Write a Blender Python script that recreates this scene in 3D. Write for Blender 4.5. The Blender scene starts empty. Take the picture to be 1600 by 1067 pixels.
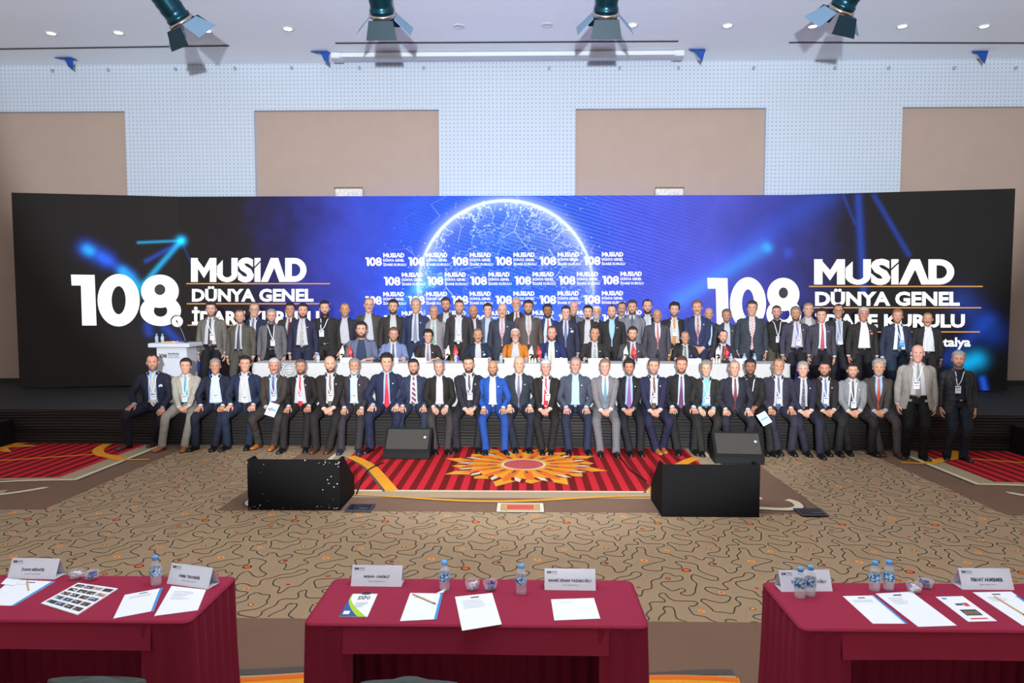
import bpy, math, random
import numpy as np
from mathutils import Vector, Matrix, Euler

random.seed(7)
SC = bpy.context.scene
COL = SC.collection

# ------------------------------------------------------------------ camera
CAM_Z = 2.40
cam_d = bpy.data.cameras.new('camera')
cam_d.lens = 24.0
cam_d.sensor_width = 36.0
cam_d.clip_end = 200
cam = bpy.data.objects.new('camera', cam_d)
COL.objects.link(cam)
cam.location = (0, 0, CAM_Z)
cam.rotation_euler = (math.radians(90 - 3.40), 0, math.radians(1.07))
SC.camera = cam

# ------------------------------------------------------------------ light
world = bpy.data.worlds.new('World')
SC.world = world
world.use_nodes = True
wbg = world.node_tree.nodes['Background']
wbg.inputs['Color'].default_value = (1.0, 0.97, 0.94, 1)
wbg.inputs['Strength'].default_value = 0.55


def area_light(name, loc, target, size, energy, color, size_y=None):
    d = bpy.data.lights.new(name, 'AREA')
    d.energy = energy
    d.color = color
    d.size = size
    if size_y:
        d.shape = 'RECTANGLE'
        d.size_y = size_y
    o = bpy.data.objects.new(name, d)
    COL.objects.link(o)
    o.location = loc
    o.rotation_euler = (Vector(target) - Vector(loc)).to_track_quat('-Z', 'Y').to_euler()
    return o


sp_d = bpy.data.lights.new('front_spotlight', 'SPOT')      # front-of-house stage light behind the camera
sp_d.energy = 12800
sp_d.color = (0.85, 0.925, 1.0)
sp_d.spot_size = math.radians(70)
sp_d.spot_blend = 0.18
sp_d.shadow_soft_size = 0.12
sp = bpy.data.objects.new('front_spotlight', sp_d)
COL.objects.link(sp)
sp.location = (0, -3.0, 3.4)
sp.rotation_euler = (Vector((0, 14, 7.8)) - Vector(sp.location)).to_track_quat('-Z', 'Y').to_euler()
area_light('ceiling_wash', (0, 4.5, 7.3), (0, 9.0, 0.0), 9.0, 300, (1.0, 0.96, 0.91), 2.0)

SC.view_settings.view_transform = 'Standard'
SC.view_settings.look = 'None'
SC.view_settings.gamma = 1.0
SC.view_settings.use_curve_mapping = False
SC.view_settings.exposure = 0.08

# ------------------------------------------------------------------ measuring helpers
FPX = 24.0 / 36.0 * 1600.0
RM = np.array(Euler(cam.rotation_euler).to_matrix())
C0 = np.array((0.0, 0.0, CAM_Z))


def ray(px, py):
    return RM @ np.array(((px - 800.0) / FPX, -(py - 533.5) / FPX, -1.0))


def at_y(px, py, Y):
    d = ray(px, py)
    return C0 + d * (Y / d[1])


def at_z(px, py, z):
    d = ray(px, py)
    return C0 + d * ((z - CAM_Z) / d[2])


def on_plane(px, py, p0, n):
    d = ray(px, py)
    return C0 + d * (np.dot(np.array(p0) - C0, n) / np.dot(d, n))


# ------------------------------------------------------------------ materials
def lin(c):
    r = []
    for v in c[:3]:
        v = v / 255.0
        r.append(v / 12.92 if v <= 0.04045 else ((v + 0.055) / 1.055) ** 2.4)
    return (r[0], r[1], r[2], 1.0)


class X:
    """tiny expression helper over shader Math nodes"""
    nt = None

    def __init__(self, s):
        self.s = s

    @staticmethod
    def m(op, *a, clamp=False):
        n = X.nt.nodes.new('ShaderNodeMath')
        n.operation = op
        n.use_clamp = clamp
        for i, v in enumerate(a):
            if isinstance(v, X):
                X.nt.links.new(v.s, n.inputs[i])
            else:
                n.inputs[i].default_value = float(v)
        return X(n.outputs[0])

    def __add__(s, o): return X.m('ADD', s, o)
    def __radd__(s, o): return X.m('ADD', o, s)
    def __sub__(s, o): return X.m('SUBTRACT', s, o)
    def __rsub__(s, o): return X.m('SUBTRACT', o, s)
    def __mul__(s, o): return X.m('MULTIPLY', s, o)
    def __rmul__(s, o): return X.m('MULTIPLY', o, s)
    def __truediv__(s, o): return X.m('DIVIDE', s, o)
    def abs(s): return X.m('ABSOLUTE', s)
    def sin(s): return X.m('SINE', s)
    def exp(s): return X.m('EXPONENT', s)
    def sqrt(s): return X.m('SQRT', s)
    def lt(s, v): return X.m('LESS_THAN', s, v)
    def gt(s, v): return X.m('GREATER_THAN', s, v)
    def clamp(s): return X.m('ADD', s, 0.0, clamp=True)


def new_mat(name):
    m = bpy.data.materials.new(name)
    m.use_nodes = True
    nt = m.node_tree
    X.nt = nt
    return m, nt, nt.nodes['Principled BSDF']


_mc = {}


def mat(name, rgb, rough=0.6, metal=0.0, spec=0.4, var=0.0, vscale=8.0, bump=0.0, bscale=60.0, coat=0.0, alpha=1.0, trans=0.0):
    key = (name, tuple(rgb), rough, metal)
    if key in _mc:
        return _mc[key]
    m, nt, b = new_mat(name)
    c = lin(rgb)
    b.inputs['Base Color'].default_value = c
    b.inputs['Roughness'].default_value = rough
    b.inputs['Metallic'].default_value = metal
    b.inputs['Specular IOR Level'].default_value = spec
    b.inputs['Coat Weight'].default_value = coat
    b.inputs['Transmission Weight'].default_value = trans
    tc = None
    if var or bump:
        tc = nt.nodes.new('ShaderNodeTexCoord')
    if var:
        n = nt.nodes.new('ShaderNodeTexNoise')
        n.inputs['Scale'].default_value = vscale
        n.inputs['Detail'].default_value = 4
        nt.links.new(tc.outputs['Object'], n.inputs['Vector'])
        mx = nt.nodes.new('ShaderNodeMix')
        mx.data_type = 'RGBA'
        mx.inputs[6].default_value = tuple(v * (1 - var) for v in c[:3]) + (1,)
        mx.inputs[7].default_value = tuple(min(1, v * (1 + var)) for v in c[:3]) + (1,)
        nt.links.new(n.outputs['Fac'], mx.inputs[0])
        nt.links.new(mx.outputs[2], b.inputs['Base Color'])
    if bump:
        n = nt.nodes.new('ShaderNodeTexNoise')
        n.inputs['Scale'].default_value = bscale
        n.inputs['Detail'].default_value = 3
        nt.links.new(tc.outputs['Object'], n.inputs['Vector'])
        bp = nt.nodes.new('ShaderNodeBump')
        bp.inputs['Strength'].default_value = bump
        bp.inputs['Distance'].default_value = 0.04
        nt.links.new(n.outputs['Fac'], bp.inputs['Height'])
        nt.links.new(bp.outputs['Normal'], b.inputs['Normal'])
    _mc[key] = m
    return m


def emit_mat(name, rgb, strength):
    key = (name, tuple(rgb), strength)
    if key in _mc:
        return _mc[key]
    m, nt, b = new_mat(name)
    b.inputs['Base Color'].default_value = (0.02, 0.02, 0.02, 1)
    b.inputs['Emission Color'].default_value = lin(rgb)
    b.inputs['Emission Strength'].default_value = strength
    b.inputs['Roughness'].default_value = 0.7
    _mc[key] = m
    return m


def glass_mat(name, rgb, rough=0.03):
    key = (name, tuple(rgb))
    if key in _mc:
        return _mc[key]
    m, nt, b = new_mat(name)
    b.inputs['Base Color'].default_value = lin(rgb)
    b.inputs['Roughness'].default_value = rough
    b.inputs['Alpha'].default_value = 0.18
    b.inputs['Specular IOR Level'].default_value = 0.8
    _mc[key] = m
    return m


# ------------------------------------------------------------------ mesh builder
class MB:
    def __init__(self):
        self.v = []
        self.f = []
        self.mi = []

    def add(self, verts, faces, mi=0):
        o = len(self.v)
        self.v.extend([tuple(map(float, p)) for p in verts])
        for f in faces:
            self.f.append(tuple(i + o for i in f))
            self.mi.append(mi)
        return o

    def box(self, c, s, mi=0, rot=None):
        x, y, z = s[0] / 2, s[1] / 2, s[2] / 2
        vs = [(-x, -y, -z), (x, -y, -z), (x, y, -z), (-x, y, -z), (-x, -y, z), (x, -y, z), (x, y, z), (-x, y, z)]
        if rot is not None:
            vs = [tuple(rot @ Vector(p)) for p in vs]
        vs = [(p[0] + c[0], p[1] + c[1], p[2] + c[2]) for p in vs]
        self.add(vs, [(0, 3, 2, 1), (4, 5, 6, 7), (0, 1, 5, 4), (1, 2, 6, 5), (2, 3, 7, 6), (3, 0, 4, 7)], mi)

    def span(self, a, b, mi=0):
        self.box([(a[i] + b[i]) / 2 for i in range(3)], [abs(b[i] - a[i]) for i in range(3)], mi)

    def bbox(self, c, s, bev, mi=0, rot=None):
        """box with chamfered vertical outline + top (simple bevel, 3 rings)"""
        x, y, z = s[0] / 2, s[1] / 2, s[2] / 2

        def ring(ix, iz):
            a, b2, q = x - ix, y - ix, bev
            return [(-a + q, -b2, iz), (a - q, -b2, iz), (a, -b2 + q, iz), (a, b2 - q, iz), (a - q, b2, iz), (-a + q, b2, iz), (-a, b2 - q, iz), (-a, -b2 + q, iz)]
        rs = [ring(bev, -z), ring(0, -z + bev), ring(0, z - bev), ring(bev, z)]
        out = []
        for r in rs:
            q = [Vector(p) for p in r]
            if rot is not None:
                q = [rot @ p for p in q]
            out.append(np.array([(p[0] + c[0], p[1] + c[1], p[2] + c[2]) for p in q]))
        self.loft(out, mi=mi)

    def loft(self, rings, closed=True, caps=(True, True), mi=0, wrap=False):
        n = len(rings[0])
        vs = [p for r in rings for p in r]
        fs = []
        m = len(rings)
        for i in range(m if wrap else m - 1):
            i2 = (i + 1) % m
            for j in range(n if closed else n - 1):
                j2 = (j + 1) % n
                fs.append((i * n + j, i * n + j2, i2 * n + j2, i2 * n + j))
        if closed and not wrap:
            if caps[0]:
                fs.append(tuple(range(n - 1, -1, -1)))
            if caps[1]:
                fs.append(tuple((m - 1) * n + j for j in range(n)))
        return self.add(vs, fs, mi)

    def tube(self, pts, rad, n=8, mi=0, caps=(True, True), flat=1.0, up=None):
        pts = [np.array(p, float) for p in pts]
        if np.isscalar(rad):
            rad = [rad] * len(pts)
        u = None
        rings = []
        for i, p in enumerate(pts):
            a = pts[max(0, i - 1)]
            b = pts[min(len(pts) - 1, i + 1)]
            t = b - a
            t = t / (np.linalg.norm(t) + 1e-9)
            if u is None:
                g = np.array(up, float) if up is not None else (np.array((0, 0, 1.0)) if abs(t[2]) < 0.8 else np.array((0, 1.0, 0)))
                u = g - t * np.dot(g, t)
            else:
                u = u - t * np.dot(u, t)
            u = u / (np.linalg.norm(u) + 1e-9)
            w = np.cross(t, u)
            an = np.arange(n) * 2 * math.pi / n
            rings.append(p + rad[i] * (np.cos(an)[:, None] * u * flat + np.sin(an)[:, None] * w))
        self.loft(rings, mi=mi, caps=caps)

    def lathe(self, prof, c=(0, 0, 0), n=20, mi=0, rot=None, caps=(True, True)):
        rings = []
        for r, z in prof:
            an = np.arange(n) * 2 * math.pi / n
            q = np.stack([r * np.cos(an), r * np.sin(an), np.full(n, z)], 1)
            if rot is not None:
                q = q @ np.array(rot).T
            rings.append(q + np.array(c))
        self.loft(rings, mi=mi, caps=caps)

    def ball(self, c, s, n=10, m=6, mi=0):
        rings = []
        for i in range(m + 1):
            a = math.pi * i / m
            r = max(math.sin(a), 0.02)
            an = np.arange(n) * 2 * math.pi / n
            rings.append(np.stack([c[0] + s[0] * r * np.cos(an), c[1] + s[1] * r * np.sin(an), np.full(n, c[2] - s[2] * math.cos(a))], 1))
        self.loft(rings, mi=mi)

    def prism(self, poly, z0, z1, mi=0, fn=None):
        """polygon (x,y) extruded z0..z1; fn maps (x,y,z)->3D"""
        n = len(poly)
        vs = [(x, y, z0) for x, y in poly] + [(x, y, z1) for x, y in poly]
        if fn:
            vs = [fn(*p) for p in vs]
        fs = [tuple(range(n - 1, -1, -1)), tuple(range(n, 2 * n))]
        fs += [(i, (i + 1) % n, n + (i + 1) % n, n + i) for i in range(n)]
        self.add(vs, fs, mi)

    def poly(self, pts, mi=0):
        self.add(pts, [tuple(range(len(pts)))], mi)

    def mesh(self, name, mats, smooth=False):
        me = bpy.data.meshes.new(name)
        me.from_pydata(self.v, [], self.f)
        if not isinstance(mats, (list, tuple)):
            mats = [mats]
        for m in mats:
            me.materials.append(m)
        if len(mats) > 1:
            me.polygons.foreach_set('material_index', self.mi)
        if smooth:
            me.polygons.foreach_set('use_smooth', [True] * len(self.f))
        me.update()
        return me

    def build(self, name, mats, parent=None, smooth=False, loc=None, rotz=0.0):
        return link(name, self.mesh(name, mats, smooth), parent, loc, rotz)


def link(name, me, parent=None, loc=None, rotz=0.0):
    o = bpy.data.objects.new(name, me)
    COL.objects.link(o)
    if parent is not None:
        o.parent = parent
    if loc is not None:
        o.location = loc
    if rotz:
        o.rotation_euler = (0, 0, rotz)
    return o


def tag(o, label, cat, group=None, kind=None):
    if label:
        o['label'] = label
    if cat:
        o['category'] = cat
    if group:
        o['group'] = group
    if kind:
        o['kind'] = kind
    return o


def struct(o):
    o['kind'] = 'structure'
    return o


def thing(name, label, cat, loc=(0, 0, 0), rotz=0.0, group=None):
    o = bpy.data.objects.new(name, None)
    COL.objects.link(o)
    o.location = loc
    o.rotation_euler = (0, 0, rotz)
    o.empty_display_size = 0.1
    return tag(o, label, cat, group)


FONT = bpy.data.fonts.load('<builtin>') if '<builtin>' not in bpy.data.fonts else bpy.data.fonts['<builtin>']
_tc = {}


def text_geo(s, bold=0.0, res=3, space=1.0):
    """vertices (2D, unit cap height, centred at left-bottom) and faces of a text line"""
    key = (s, bold, res, space)
    if key in _tc:
        return _tc[key]
    cu = bpy.data.curves.new('t', 'FONT')
    cu.body = s
    cu.font = FONT
    cu.size = 1.0
    cu.offset = bold
    cu.resolution_u = res
    cu.space_character = space
    o = bpy.data.objects.new('t', cu)
    COL.objects.link(o)
    dg = bpy.context.evaluated_depsgraph_get()
    me = bpy.data.meshes.new_from_object(o.evaluated_get(dg))
    v = np.array([p.co[:2] for p in me.vertices])
    f = [tuple(p.vertices) for p in me.polygons]
    bpy.data.objects.remove(o)
    bpy.data.curves.remove(cu)
    bpy.data.meshes.remove(me)
    _tc[key] = (v, f)
    return v, f


def draw_108(mb, fn, x0, x1, y0, y1, mi=0):
    """the heavy numerals 108 drawn into the box x0..x1, y0..y1"""
    g = lambda a, b: fn(x0 + (a - 111) * (x1 - x0) / 172.0, y0 + (509 - b) * (y1 - y0) / 81.0, 0)
    mb.poly([g(*q) for q in ((111, 429), (148, 429.5), (151, 508.5), (128.5, 508.5), (126.5, 446), (112, 446))], mi)
    for (cx, cy, rx, ry, ix, iy, icy) in ((185.5, 469, 33, 41, 11, 22, 469), (250, 455, 29.5, 26, 8.4, 8.4, 452.5), (251, 485.5, 32, 23.8, 10.5, 9.3, 485.5)):
        an = np.arange(16) * 2 * math.pi / 16
        mb.add([g(cx + rx * math.cos(t), cy + ry * math.sin(t)) for t in an] + [g(cx + ix * math.cos(t), icy + iy * math.sin(t)) for t in an],
               [(i, (i + 1) % 16, 16 + (i + 1) % 16, 16 + i) for i in range(16)], mi)


def text_fit(mb, s, fn, x0, x1, y0, y1, bold=0.0, mi=0, res=3, off=0.0, capref=None):
    """lay text so that its bounding box fills (x0..x1, y0..y1) in the plane mapped by fn(x,y,off)"""
    v, f = text_geo(s, bold, res)
    lo, hi = v.min(0), v.max(0)
    if capref is not None:
        vv, _ = text_geo(capref, bold, res)
        lo = np.array((lo[0], vv[:, 1].min()))
        hi = np.array((hi[0], vv[:, 1].max()))
    sc = (hi - lo)
    q = (v - lo) / sc
    mb.add([fn(x0 + (x1 - x0) * p[0], y0 + (y1 - y0) * p[1], off) for p in q], f, mi)

# ================================================================== THE SETTING
WALL_Y = 15.0
CEIL_Z = at_y(800, 97, WALL_Y)[2]
PANEL_TOP = at_y(795, 170.5, WALL_Y)[2]
STAGE_H = 0.58


def stage_y(x):
    return 11.10 - 0.020 * x


# ---- floor (patterned carpet) --------------------------------------------------
def carpet_mat(name, rgb, var=0.12, stripes=None):
    m, nt, b = new_mat(name)
    tc = nt.nodes.new('ShaderNodeTexCoord')
    n = nt.nodes.new('ShaderNodeTexNoise')
    n.inputs['Scale'].default_value = 1.3
    n.inputs['Detail'].default_value = 6
    n.inputs['Roughness'].default_value = 0.65
    nt.links.new(tc.outputs['Object'], n.inputs['Vector'])
    c = lin(rgb)
    mx = nt.nodes.new('ShaderNodeMix')
    mx.data_type = 'RGBA'
    mx.inputs[6].default_value = tuple(v * (1 - var) for v in c[:3]) + (1,)
    mx.inputs[7].default_value = tuple(v * (1 + var) for v in c[:3]) + (1,)
    nt.links.new(n.outputs['Fac'], mx.inputs[0])
    out = mx.outputs[2]
    if stripes:
        sep = nt.nodes.new('ShaderNodeSeparateXYZ')
        nt.links.new(tc.outputs['Object'], sep.inputs[0])
        x = X(sep.outputs[0])
        f = X.m('FRACT', (x + 50.0) / stripes[0]).gt(0.5)
        m2 = nt.nodes.new('ShaderNodeMix')
        m2.data_type = 'RGBA'
        nt.links.new(f.s, m2.inputs[0])
        nt.links.new(out, m2.inputs[6])
        m2.inputs[7].default_value = lin(stripes[1])
        out = m2.outputs[2]
    nt.links.new(out, b.inputs['Base Color'])
    b.inputs['Roughness'].default_value = 0.95
    b.inputs['Specular IOR Level'].default_value = 0.1
    nf = nt.nodes.new('ShaderNodeTexNoise')
    nf.inputs['Scale'].default_value = 160
    nt.links.new(tc.outputs['Object'], nf.inputs['Vector'])
    bp = nt.nodes.new('ShaderNodeBump')
    bp.inputs['Strength'].default_value = 0.35
    bp.inputs['Distance'].default_value = 0.01
    nt.links.new(nf.outputs['Fac'], bp.inputs['Height'])
    nt.links.new(bp.outputs['Normal'], b.inputs['Normal'])
    return m


M_TAN = carpet_mat('carpet_tan', (160, 135, 105))
M_BROWN = carpet_mat('carpet_brown', (120, 93, 75))
M_LINE = carpet_mat('carpet_dark_line', (72, 67, 56), 0.05)
M_RED = carpet_mat('carpet_red_stripes', (196, 38, 48), 0.06, (0.187, (112, 24, 22)))
M_CREAM = carpet_mat('carpet_cream', (214, 198, 170), 0.05)
M_SAND = carpet_mat('carpet_sand', (168, 146, 116), 0.06)
M_GOLD = carpet_mat('carpet_gold', (226, 152, 44), 0.22)
M_ORANGE = carpet_mat('carpet_orange', (222, 108, 40), 0.12)
M_PINK = carpet_mat('carpet_rose', (190, 84, 80), 0.06)
M_CRIM = carpet_mat('carpet_crimson', (120, 24, 24), 0.08)
M_GREY = carpet_mat('carpet_grey', (86, 80, 76), 0.06)
M_YEL = carpet_mat('carpet_yellow_rim', (240, 170, 84), 0.05)
M_RED2 = carpet_mat('carpet_red_dot', (188, 52, 30), 0.05)

mb = MB()
mb.span((-17, -9, -0.1), (17, WALL_Y + 0.2, 0))
FLOOR = struct(mb.build('floor', M_TAN))


def flat(mb, pts, z, mi=0):
    mb.poly([(p[0], p[1], z) for p in pts], mi)


def ribbon(mb, pts, w, z, mi=0, closed=False):
    p = np.array([q[:2] for q in pts], float)
    if closed:
        t = np.roll(p, -1, 0) - np.roll(p, 1, 0)
    else:
        t = np.gradient(p, axis=0)
    t /= (np.linalg.norm(t, axis=1)[:, None] + 1e-9)
    nrm = np.stack([-t[:, 1], t[:, 0]], 1)
    ww = np.array(w if not np.isscalar(w) else [w] * len(p))[:, None] / 2
    a, b = p + nrm * ww, p - nrm * ww
    n = len(p)
    vs = [(q[0], q[1], z) for q in a] + [(q[0], q[1], z) for q in b]
    fs = [(i, i + n, (i + 1) % n + n, (i + 1) % n) for i in range(n if closed else n - 1)]
    mb.add(vs, fs, mi)


def catmull(pts, k=4, closed=False):
    p = [np.array(q, float) for q in pts]
    n = len(p)
    out = []
    for i in range(n if closed else n - 1):
        p0 = p[(i - 1) % n] if closed or i > 0 else p[0]
        p1, p2 = p[i], p[(i + 1) % n]
        p3 = p[(i + 2) % n] if closed or i + 2 < n else p[-1]
        for j in range(k):
            t = j / k
            out.append(0.5 * ((2 * p1) + (-p0 + p2) * t + (2 * p0 - 5 * p1 + 4 * p2 - p3) * t * t + (-p0 + 3 * p1 - 3 * p2 + p3) * t ** 3))
    if not closed:
        out.append(p[-1])
    return out


# meandering dark line of the carpet: one traced repeat, laid out on its 0.987 x 1.29 m lattice
TA = [(200,320),(225,317),(255,319),(275,335),(283,380),(330,398),(400,412),(450,425),(430,440),(370,452),(300,470),(255,485),(250,500),(280,515),(340,525),(410,525),(428,510),(425,490),(445,488),(500,503),(560,508),(600,498),(595,480),(560,460),(545,445),(590,442),(650,450),(720,465),(745,485),(750,512),(790,540),(850,562),(910,580),(928,598),(915,610),(870,610),(800,590),(745,568),(700,560),(685,580),(700,610),(735,640),(725,680),(718,720),(690,742),(640,745),(600,735),(595,720),(630,708),(625,690),(590,682),(560,695),(510,703),(470,680),(430,655),(415,640),(430,625),(490,620),(560,618),(605,605),(610,585),(585,570),(540,572),(500,552),(460,545),(430,560),(410,590),(350,605),(330,625),(335,665),(325,685),(290,690),(255,700),(245,740),(222,753)]
TB = [(930,258),(905,258),(880,240),(860,225),(790,212),(750,190),(745,172),(790,165),(830,160),(880,140),(885,125),(850,115),(815,120),(800,138),(730,148),(700,165),(650,178),(660,195),(682,212),(640,218),(580,205),(530,203),(512,212),(540,230),(600,248),(660,252),(690,262),(670,285),(620,295),(540,282),(490,272),(475,285),(510,305),(545,330),(560,345),(630,350),(690,357),(705,340),(715,320),(750,310),(755,295),(730,280),(730,265),(760,258),(810,268),(870,272),(900,290),(910,305),(940,320),(940,345),(910,358),(850,365),(835,375),(860,388),(930,398),(1010,405),(1025,390),(1000,372),(1005,355),(1025,340),(1015,320),(1000,305),(1025,295),(1080,295),(1108,295),(1100,280),(1060,262),(1058,248),(1085,242),(1110,255),(1130,270),(1180,288),(1250,290),(1320,292),(1350,303),(1330,318),(1295,320)]
TC = [(380,320),(385,335),(410,362),(440,368),(490,375),(530,395),(590,412),(635,422),(645,410),(630,398),(650,390),(700,395),(740,415),(790,428),(810,408),(850,405),(885,420),(885,440),(850,455),(845,470),(880,482),(940,490),(985,515),(1000,535),(1030,546),(1070,540),(1095,520),(1090,500),(1130,490),(1120,475),(1060,460),(1045,450),(1070,432),(1110,420),(1095,395),(1105,375),(1130,355),(1110,335),(1118,320)]


def tz(u, v):
    return at_z(960 + u / 5.714, 800 + v / 5.714, 0)[:2]


PX, PY = 0.987, 1.290
segs = []
for T in (TA, TB, TC):
    segs.append(np.array(catmull([tz(*q) for q in T], 3)))
# spots: (u, v, width, depth, rotation, rim material, heart material)
SPOTS = [(390, 100, .088, .075, 0, 1, 0), (265, 433, .068, .055, -.6, 2, 0), (30, 203, .045, .03, 0, 4, 3), (605, 62, .04, .045, 0, 1, 3),
         (630, 233, .05, .045, .3, 2, 4), (250, 150, .045, .05, .2, 1, 0), (840, 330, .05, .04, -.5, 1, 2), (470, 343, .05, .05, 0, 2, 0)]


def tan_zone(x, y):
    if y < 5.0 or y > 11.3 or abs(x) > 9.6:
        return False
    if y < 7.66:
        return True
    return 3.3 < x < 5.6 or -5.7 < x < -3.35


ml, md = MB(), MB()
SPOT_M = [M_ORANGE, M_CRIM, M_YEL, M_RED2, M_PINK]
for i in range(-12, 12):
    for j in range(-3, 6):
        o = np.array((i * PX, j * PY))
        for s in segs:
            q = s + o
            if not any(tan_zone(*p) for p in q[::6]):
                continue
            run = []
            for p in list(q) + [None]:
                if p is not None and tan_zone(*p):
                    run.append(p)
                else:
                    if len(run) > 2:
                        ribbon(ml, run, 0.0120, 0.0012)
                    run = []
        for (u, v, w, d, rot, a, b) in SPOTS:
            c = tz(u, v) + o
            if tan_zone(*c):
                for kk, (sc_, mi) in enumerate(((1.0, a), (0.66, b))):
                    an = np.arange(14) * 2 * math.pi / 14
                    ex, ey = np.cos(an) * w / 2 * sc_, np.sin(an) * d / 2 * sc_
                    flat(md, [(c[0] + x_ * math.cos(rot) - y_ * math.sin(rot), c[1] + x_ * math.sin(rot) + y_ * math.cos(rot)) for x_, y_ in zip(ex, ey)], 0.0014 + kk * 0.0004, mi)
tag(ml.build('carpet_meander_line', M_LINE, FLOOR), None, None, kind='stuff')
tag(md.build('carpet_spots', SPOT_M, FLOOR), None, None, kind='stuff')

# border bands and medallions of the carpet -------------------------------------
PF = 7.64                                       # front edge of the far medallions
XL, XR = -3.53, 3.42                            # centre medallion
BACK = 11.45
mats_c = [M_BROWN, M_RED, M_CREAM, M_SAND, M_GOLD, M_ORANGE, M_PINK, M_CRIM, M_GREY]
bb = MB()
flat(bb, [(XL, PF), (XR, PF), (XR, BACK), (XL, BACK)], .003, 0)
flat(bb, [(-15, PF), (-5.55, PF), (-5.55, BACK), (-15, BACK)], .003, 0)
flat(bb, [(5.42, PF), (15, PF), (15, BACK), (5.42, BACK)], .003, 0)
flat(bb, [(-15, 1.0), (15, 1.0), (15, 5.0), (-15, 5.0)], .003, 0)
bb.build('carpet_border', mats_c, FLOOR)


def medallion(name, x0, x1, sgn=0):
    """red striped field with cream/sand frame, between x0 and x1, from Y ~8.4 to the stage"""
    q = MB()
    f0 = 8.18
    flat(q, [(x0, f0), (x1, f0), (x1, BACK), (x0, BACK)], .005, 3)
    flat(q, [(x0 + .26, f0 + .30), (x1 - .26, f0 + .30), (x1 - .26, BACK), (x0 + .26, BACK)], .007, 1)
    flat(q, [(x0 + .22, f0 + .26), (x1 - .22, f0 + .26), (x1 - .22, f0 + .32), (x0 + .22, f0 + .32)], .008, 2)
    for xx in (x0, x1):
        flat(q, [(xx - .03, f0), (xx + .03, f0), (xx + .03, BACK), (xx - .03, BACK)], .008, 2)
    # grey hairline and orange wave along the front
    pts = [(x0 + (x1 - x0) * t, f0 - .02 + .13 * math.sin(t * math.pi * 3 + .6)) for t in np.linspace(0.1, .9, 60)]
    ribbon(q, pts, [0.055 * math.sin(math.pi * t) + .012 for t in np.linspace(0, 1, 60)], .010, 4)
    ribbon(q, [(p[0], p[1] - .045) for p in pts], 0.012, .009, 8)
    return q


q = medallion('c', -2.95, 2.85)
# centre: orange arcs either side of the sun
for pl, s in ((((547, 714), (560, 719), (578, 729), (591, 742), (603, 756), (613, 768)), 1), ):
    pts = [at_z(a, b, 0)[:2] for a, b in pl]
    for mx_ in (1, -1):
        pp = [(p[0] * mx_ - (.07 if mx_ < 0 else 0), p[1]) for p in pts]
        ribbon(q, catmull(pp, 4), .16, .010, 4)
        ribbon(q, catmull([(p[0] + mx_ * .0 - .10, p[1] - .02) for p in pp], 4), .035, .009, 8)
# cream brackets at the front corners
for mx_ in (1, -1):
    g = lambda x, y: (mx_ * (x + .03) - .03, y)
    ribbon(q, catmull([g(2.70, 7.82), g(3.0, 7.78), g(3.18, 7.86), g(3.22, 8.05), g(3.16, 8.16)], 6), .10, .011, 2)
    ribbon(q, catmull([g(2.70, 7.78), g(3.02, 7.73), g(3.24, 7.84), g(3.29, 8.05)], 6), .025, .010, 8)
# small framed rose tile at the front centre
cx, cy = at_z(813, 794, 0)[:2]
for (w, d, z, mi) in ((.56, .36, .010, 8), (.54, .34, .011, 2), (.46, .27, .012, 3), (.34, .20, .013, 4), (.31, .17, .014, 6)):
    flat(q, [(cx - w / 2, cy - d / 2), (cx + w / 2, cy - d / 2), (cx + w / 2, cy + d / 2), (cx - w / 2, cy + d / 2)], z, mi)
# sun
scx, scy = at_z(818, 727, 0)[:2]
rnd = random.Random(3)
NP = 16
for k in range(NP):
    a = 2 * math.pi * k / NP + .1
    for (l, w, z, mi, da) in ((1.26, .385, .0100, 8, 0), (1.24, .355, .0122, 4, 0), (1.0, .10, .015, 5, .02)):
        l *= (1.0 if k % 2 else .84)
        ca, sa = math.cos(a + da), math.sin(a + da)
        poly = [(.2, -w * .4), (.55, -w * .62), (.85, -w * .55), (l, 0), (.9, w * .5), (.55, w * .62), (.2, w * .4)]
        flat(q, [(scx + u * ca - v * sa, scy + (u * sa + v * ca) * 1.0) for u, v in poly], z + (k % 4) * .0003, mi)
    # white and crimson flames between the rays
    a2 = a + math.pi / NP
    ca, sa = math.cos(a2), math.sin(a2)
    for (l, w, z, mi) in ((1.02, .12, .0135, 7), (.98, .05, .0145, 2)):
        poly = [(.72, -w), (.9, -w * .6), (l, w * .9), (.82, w)]
        flat(q, [(scx + u * ca - v * sa, scy + u * sa + v * ca) for u, v in poly], z, mi)
    # dark streaks close to the disc
    ca, sa = math.cos(a), math.sin(a)
    poly = [(.38, -.012), (.50, -.022), (.54, 0), (.50, .022), (.38, .012)]
    flat(q, [(scx + u * ca - v * sa, scy + u * sa + v * ca) for u, v in poly], .0165, 8)
an = np.arange(28) * 2 * math.pi / 28
for r, z, mi in ((.88, .0114, 4), (.40, .0158, 4), (.33, .0165, 2), (.29, .017, 6)):
    flat(q, [(scx + r * math.cos(t), scy + r * math.sin(t)) for t in an], z, mi)
q.build('carpet_sun_medallion', mats_c, FLOOR)

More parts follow.
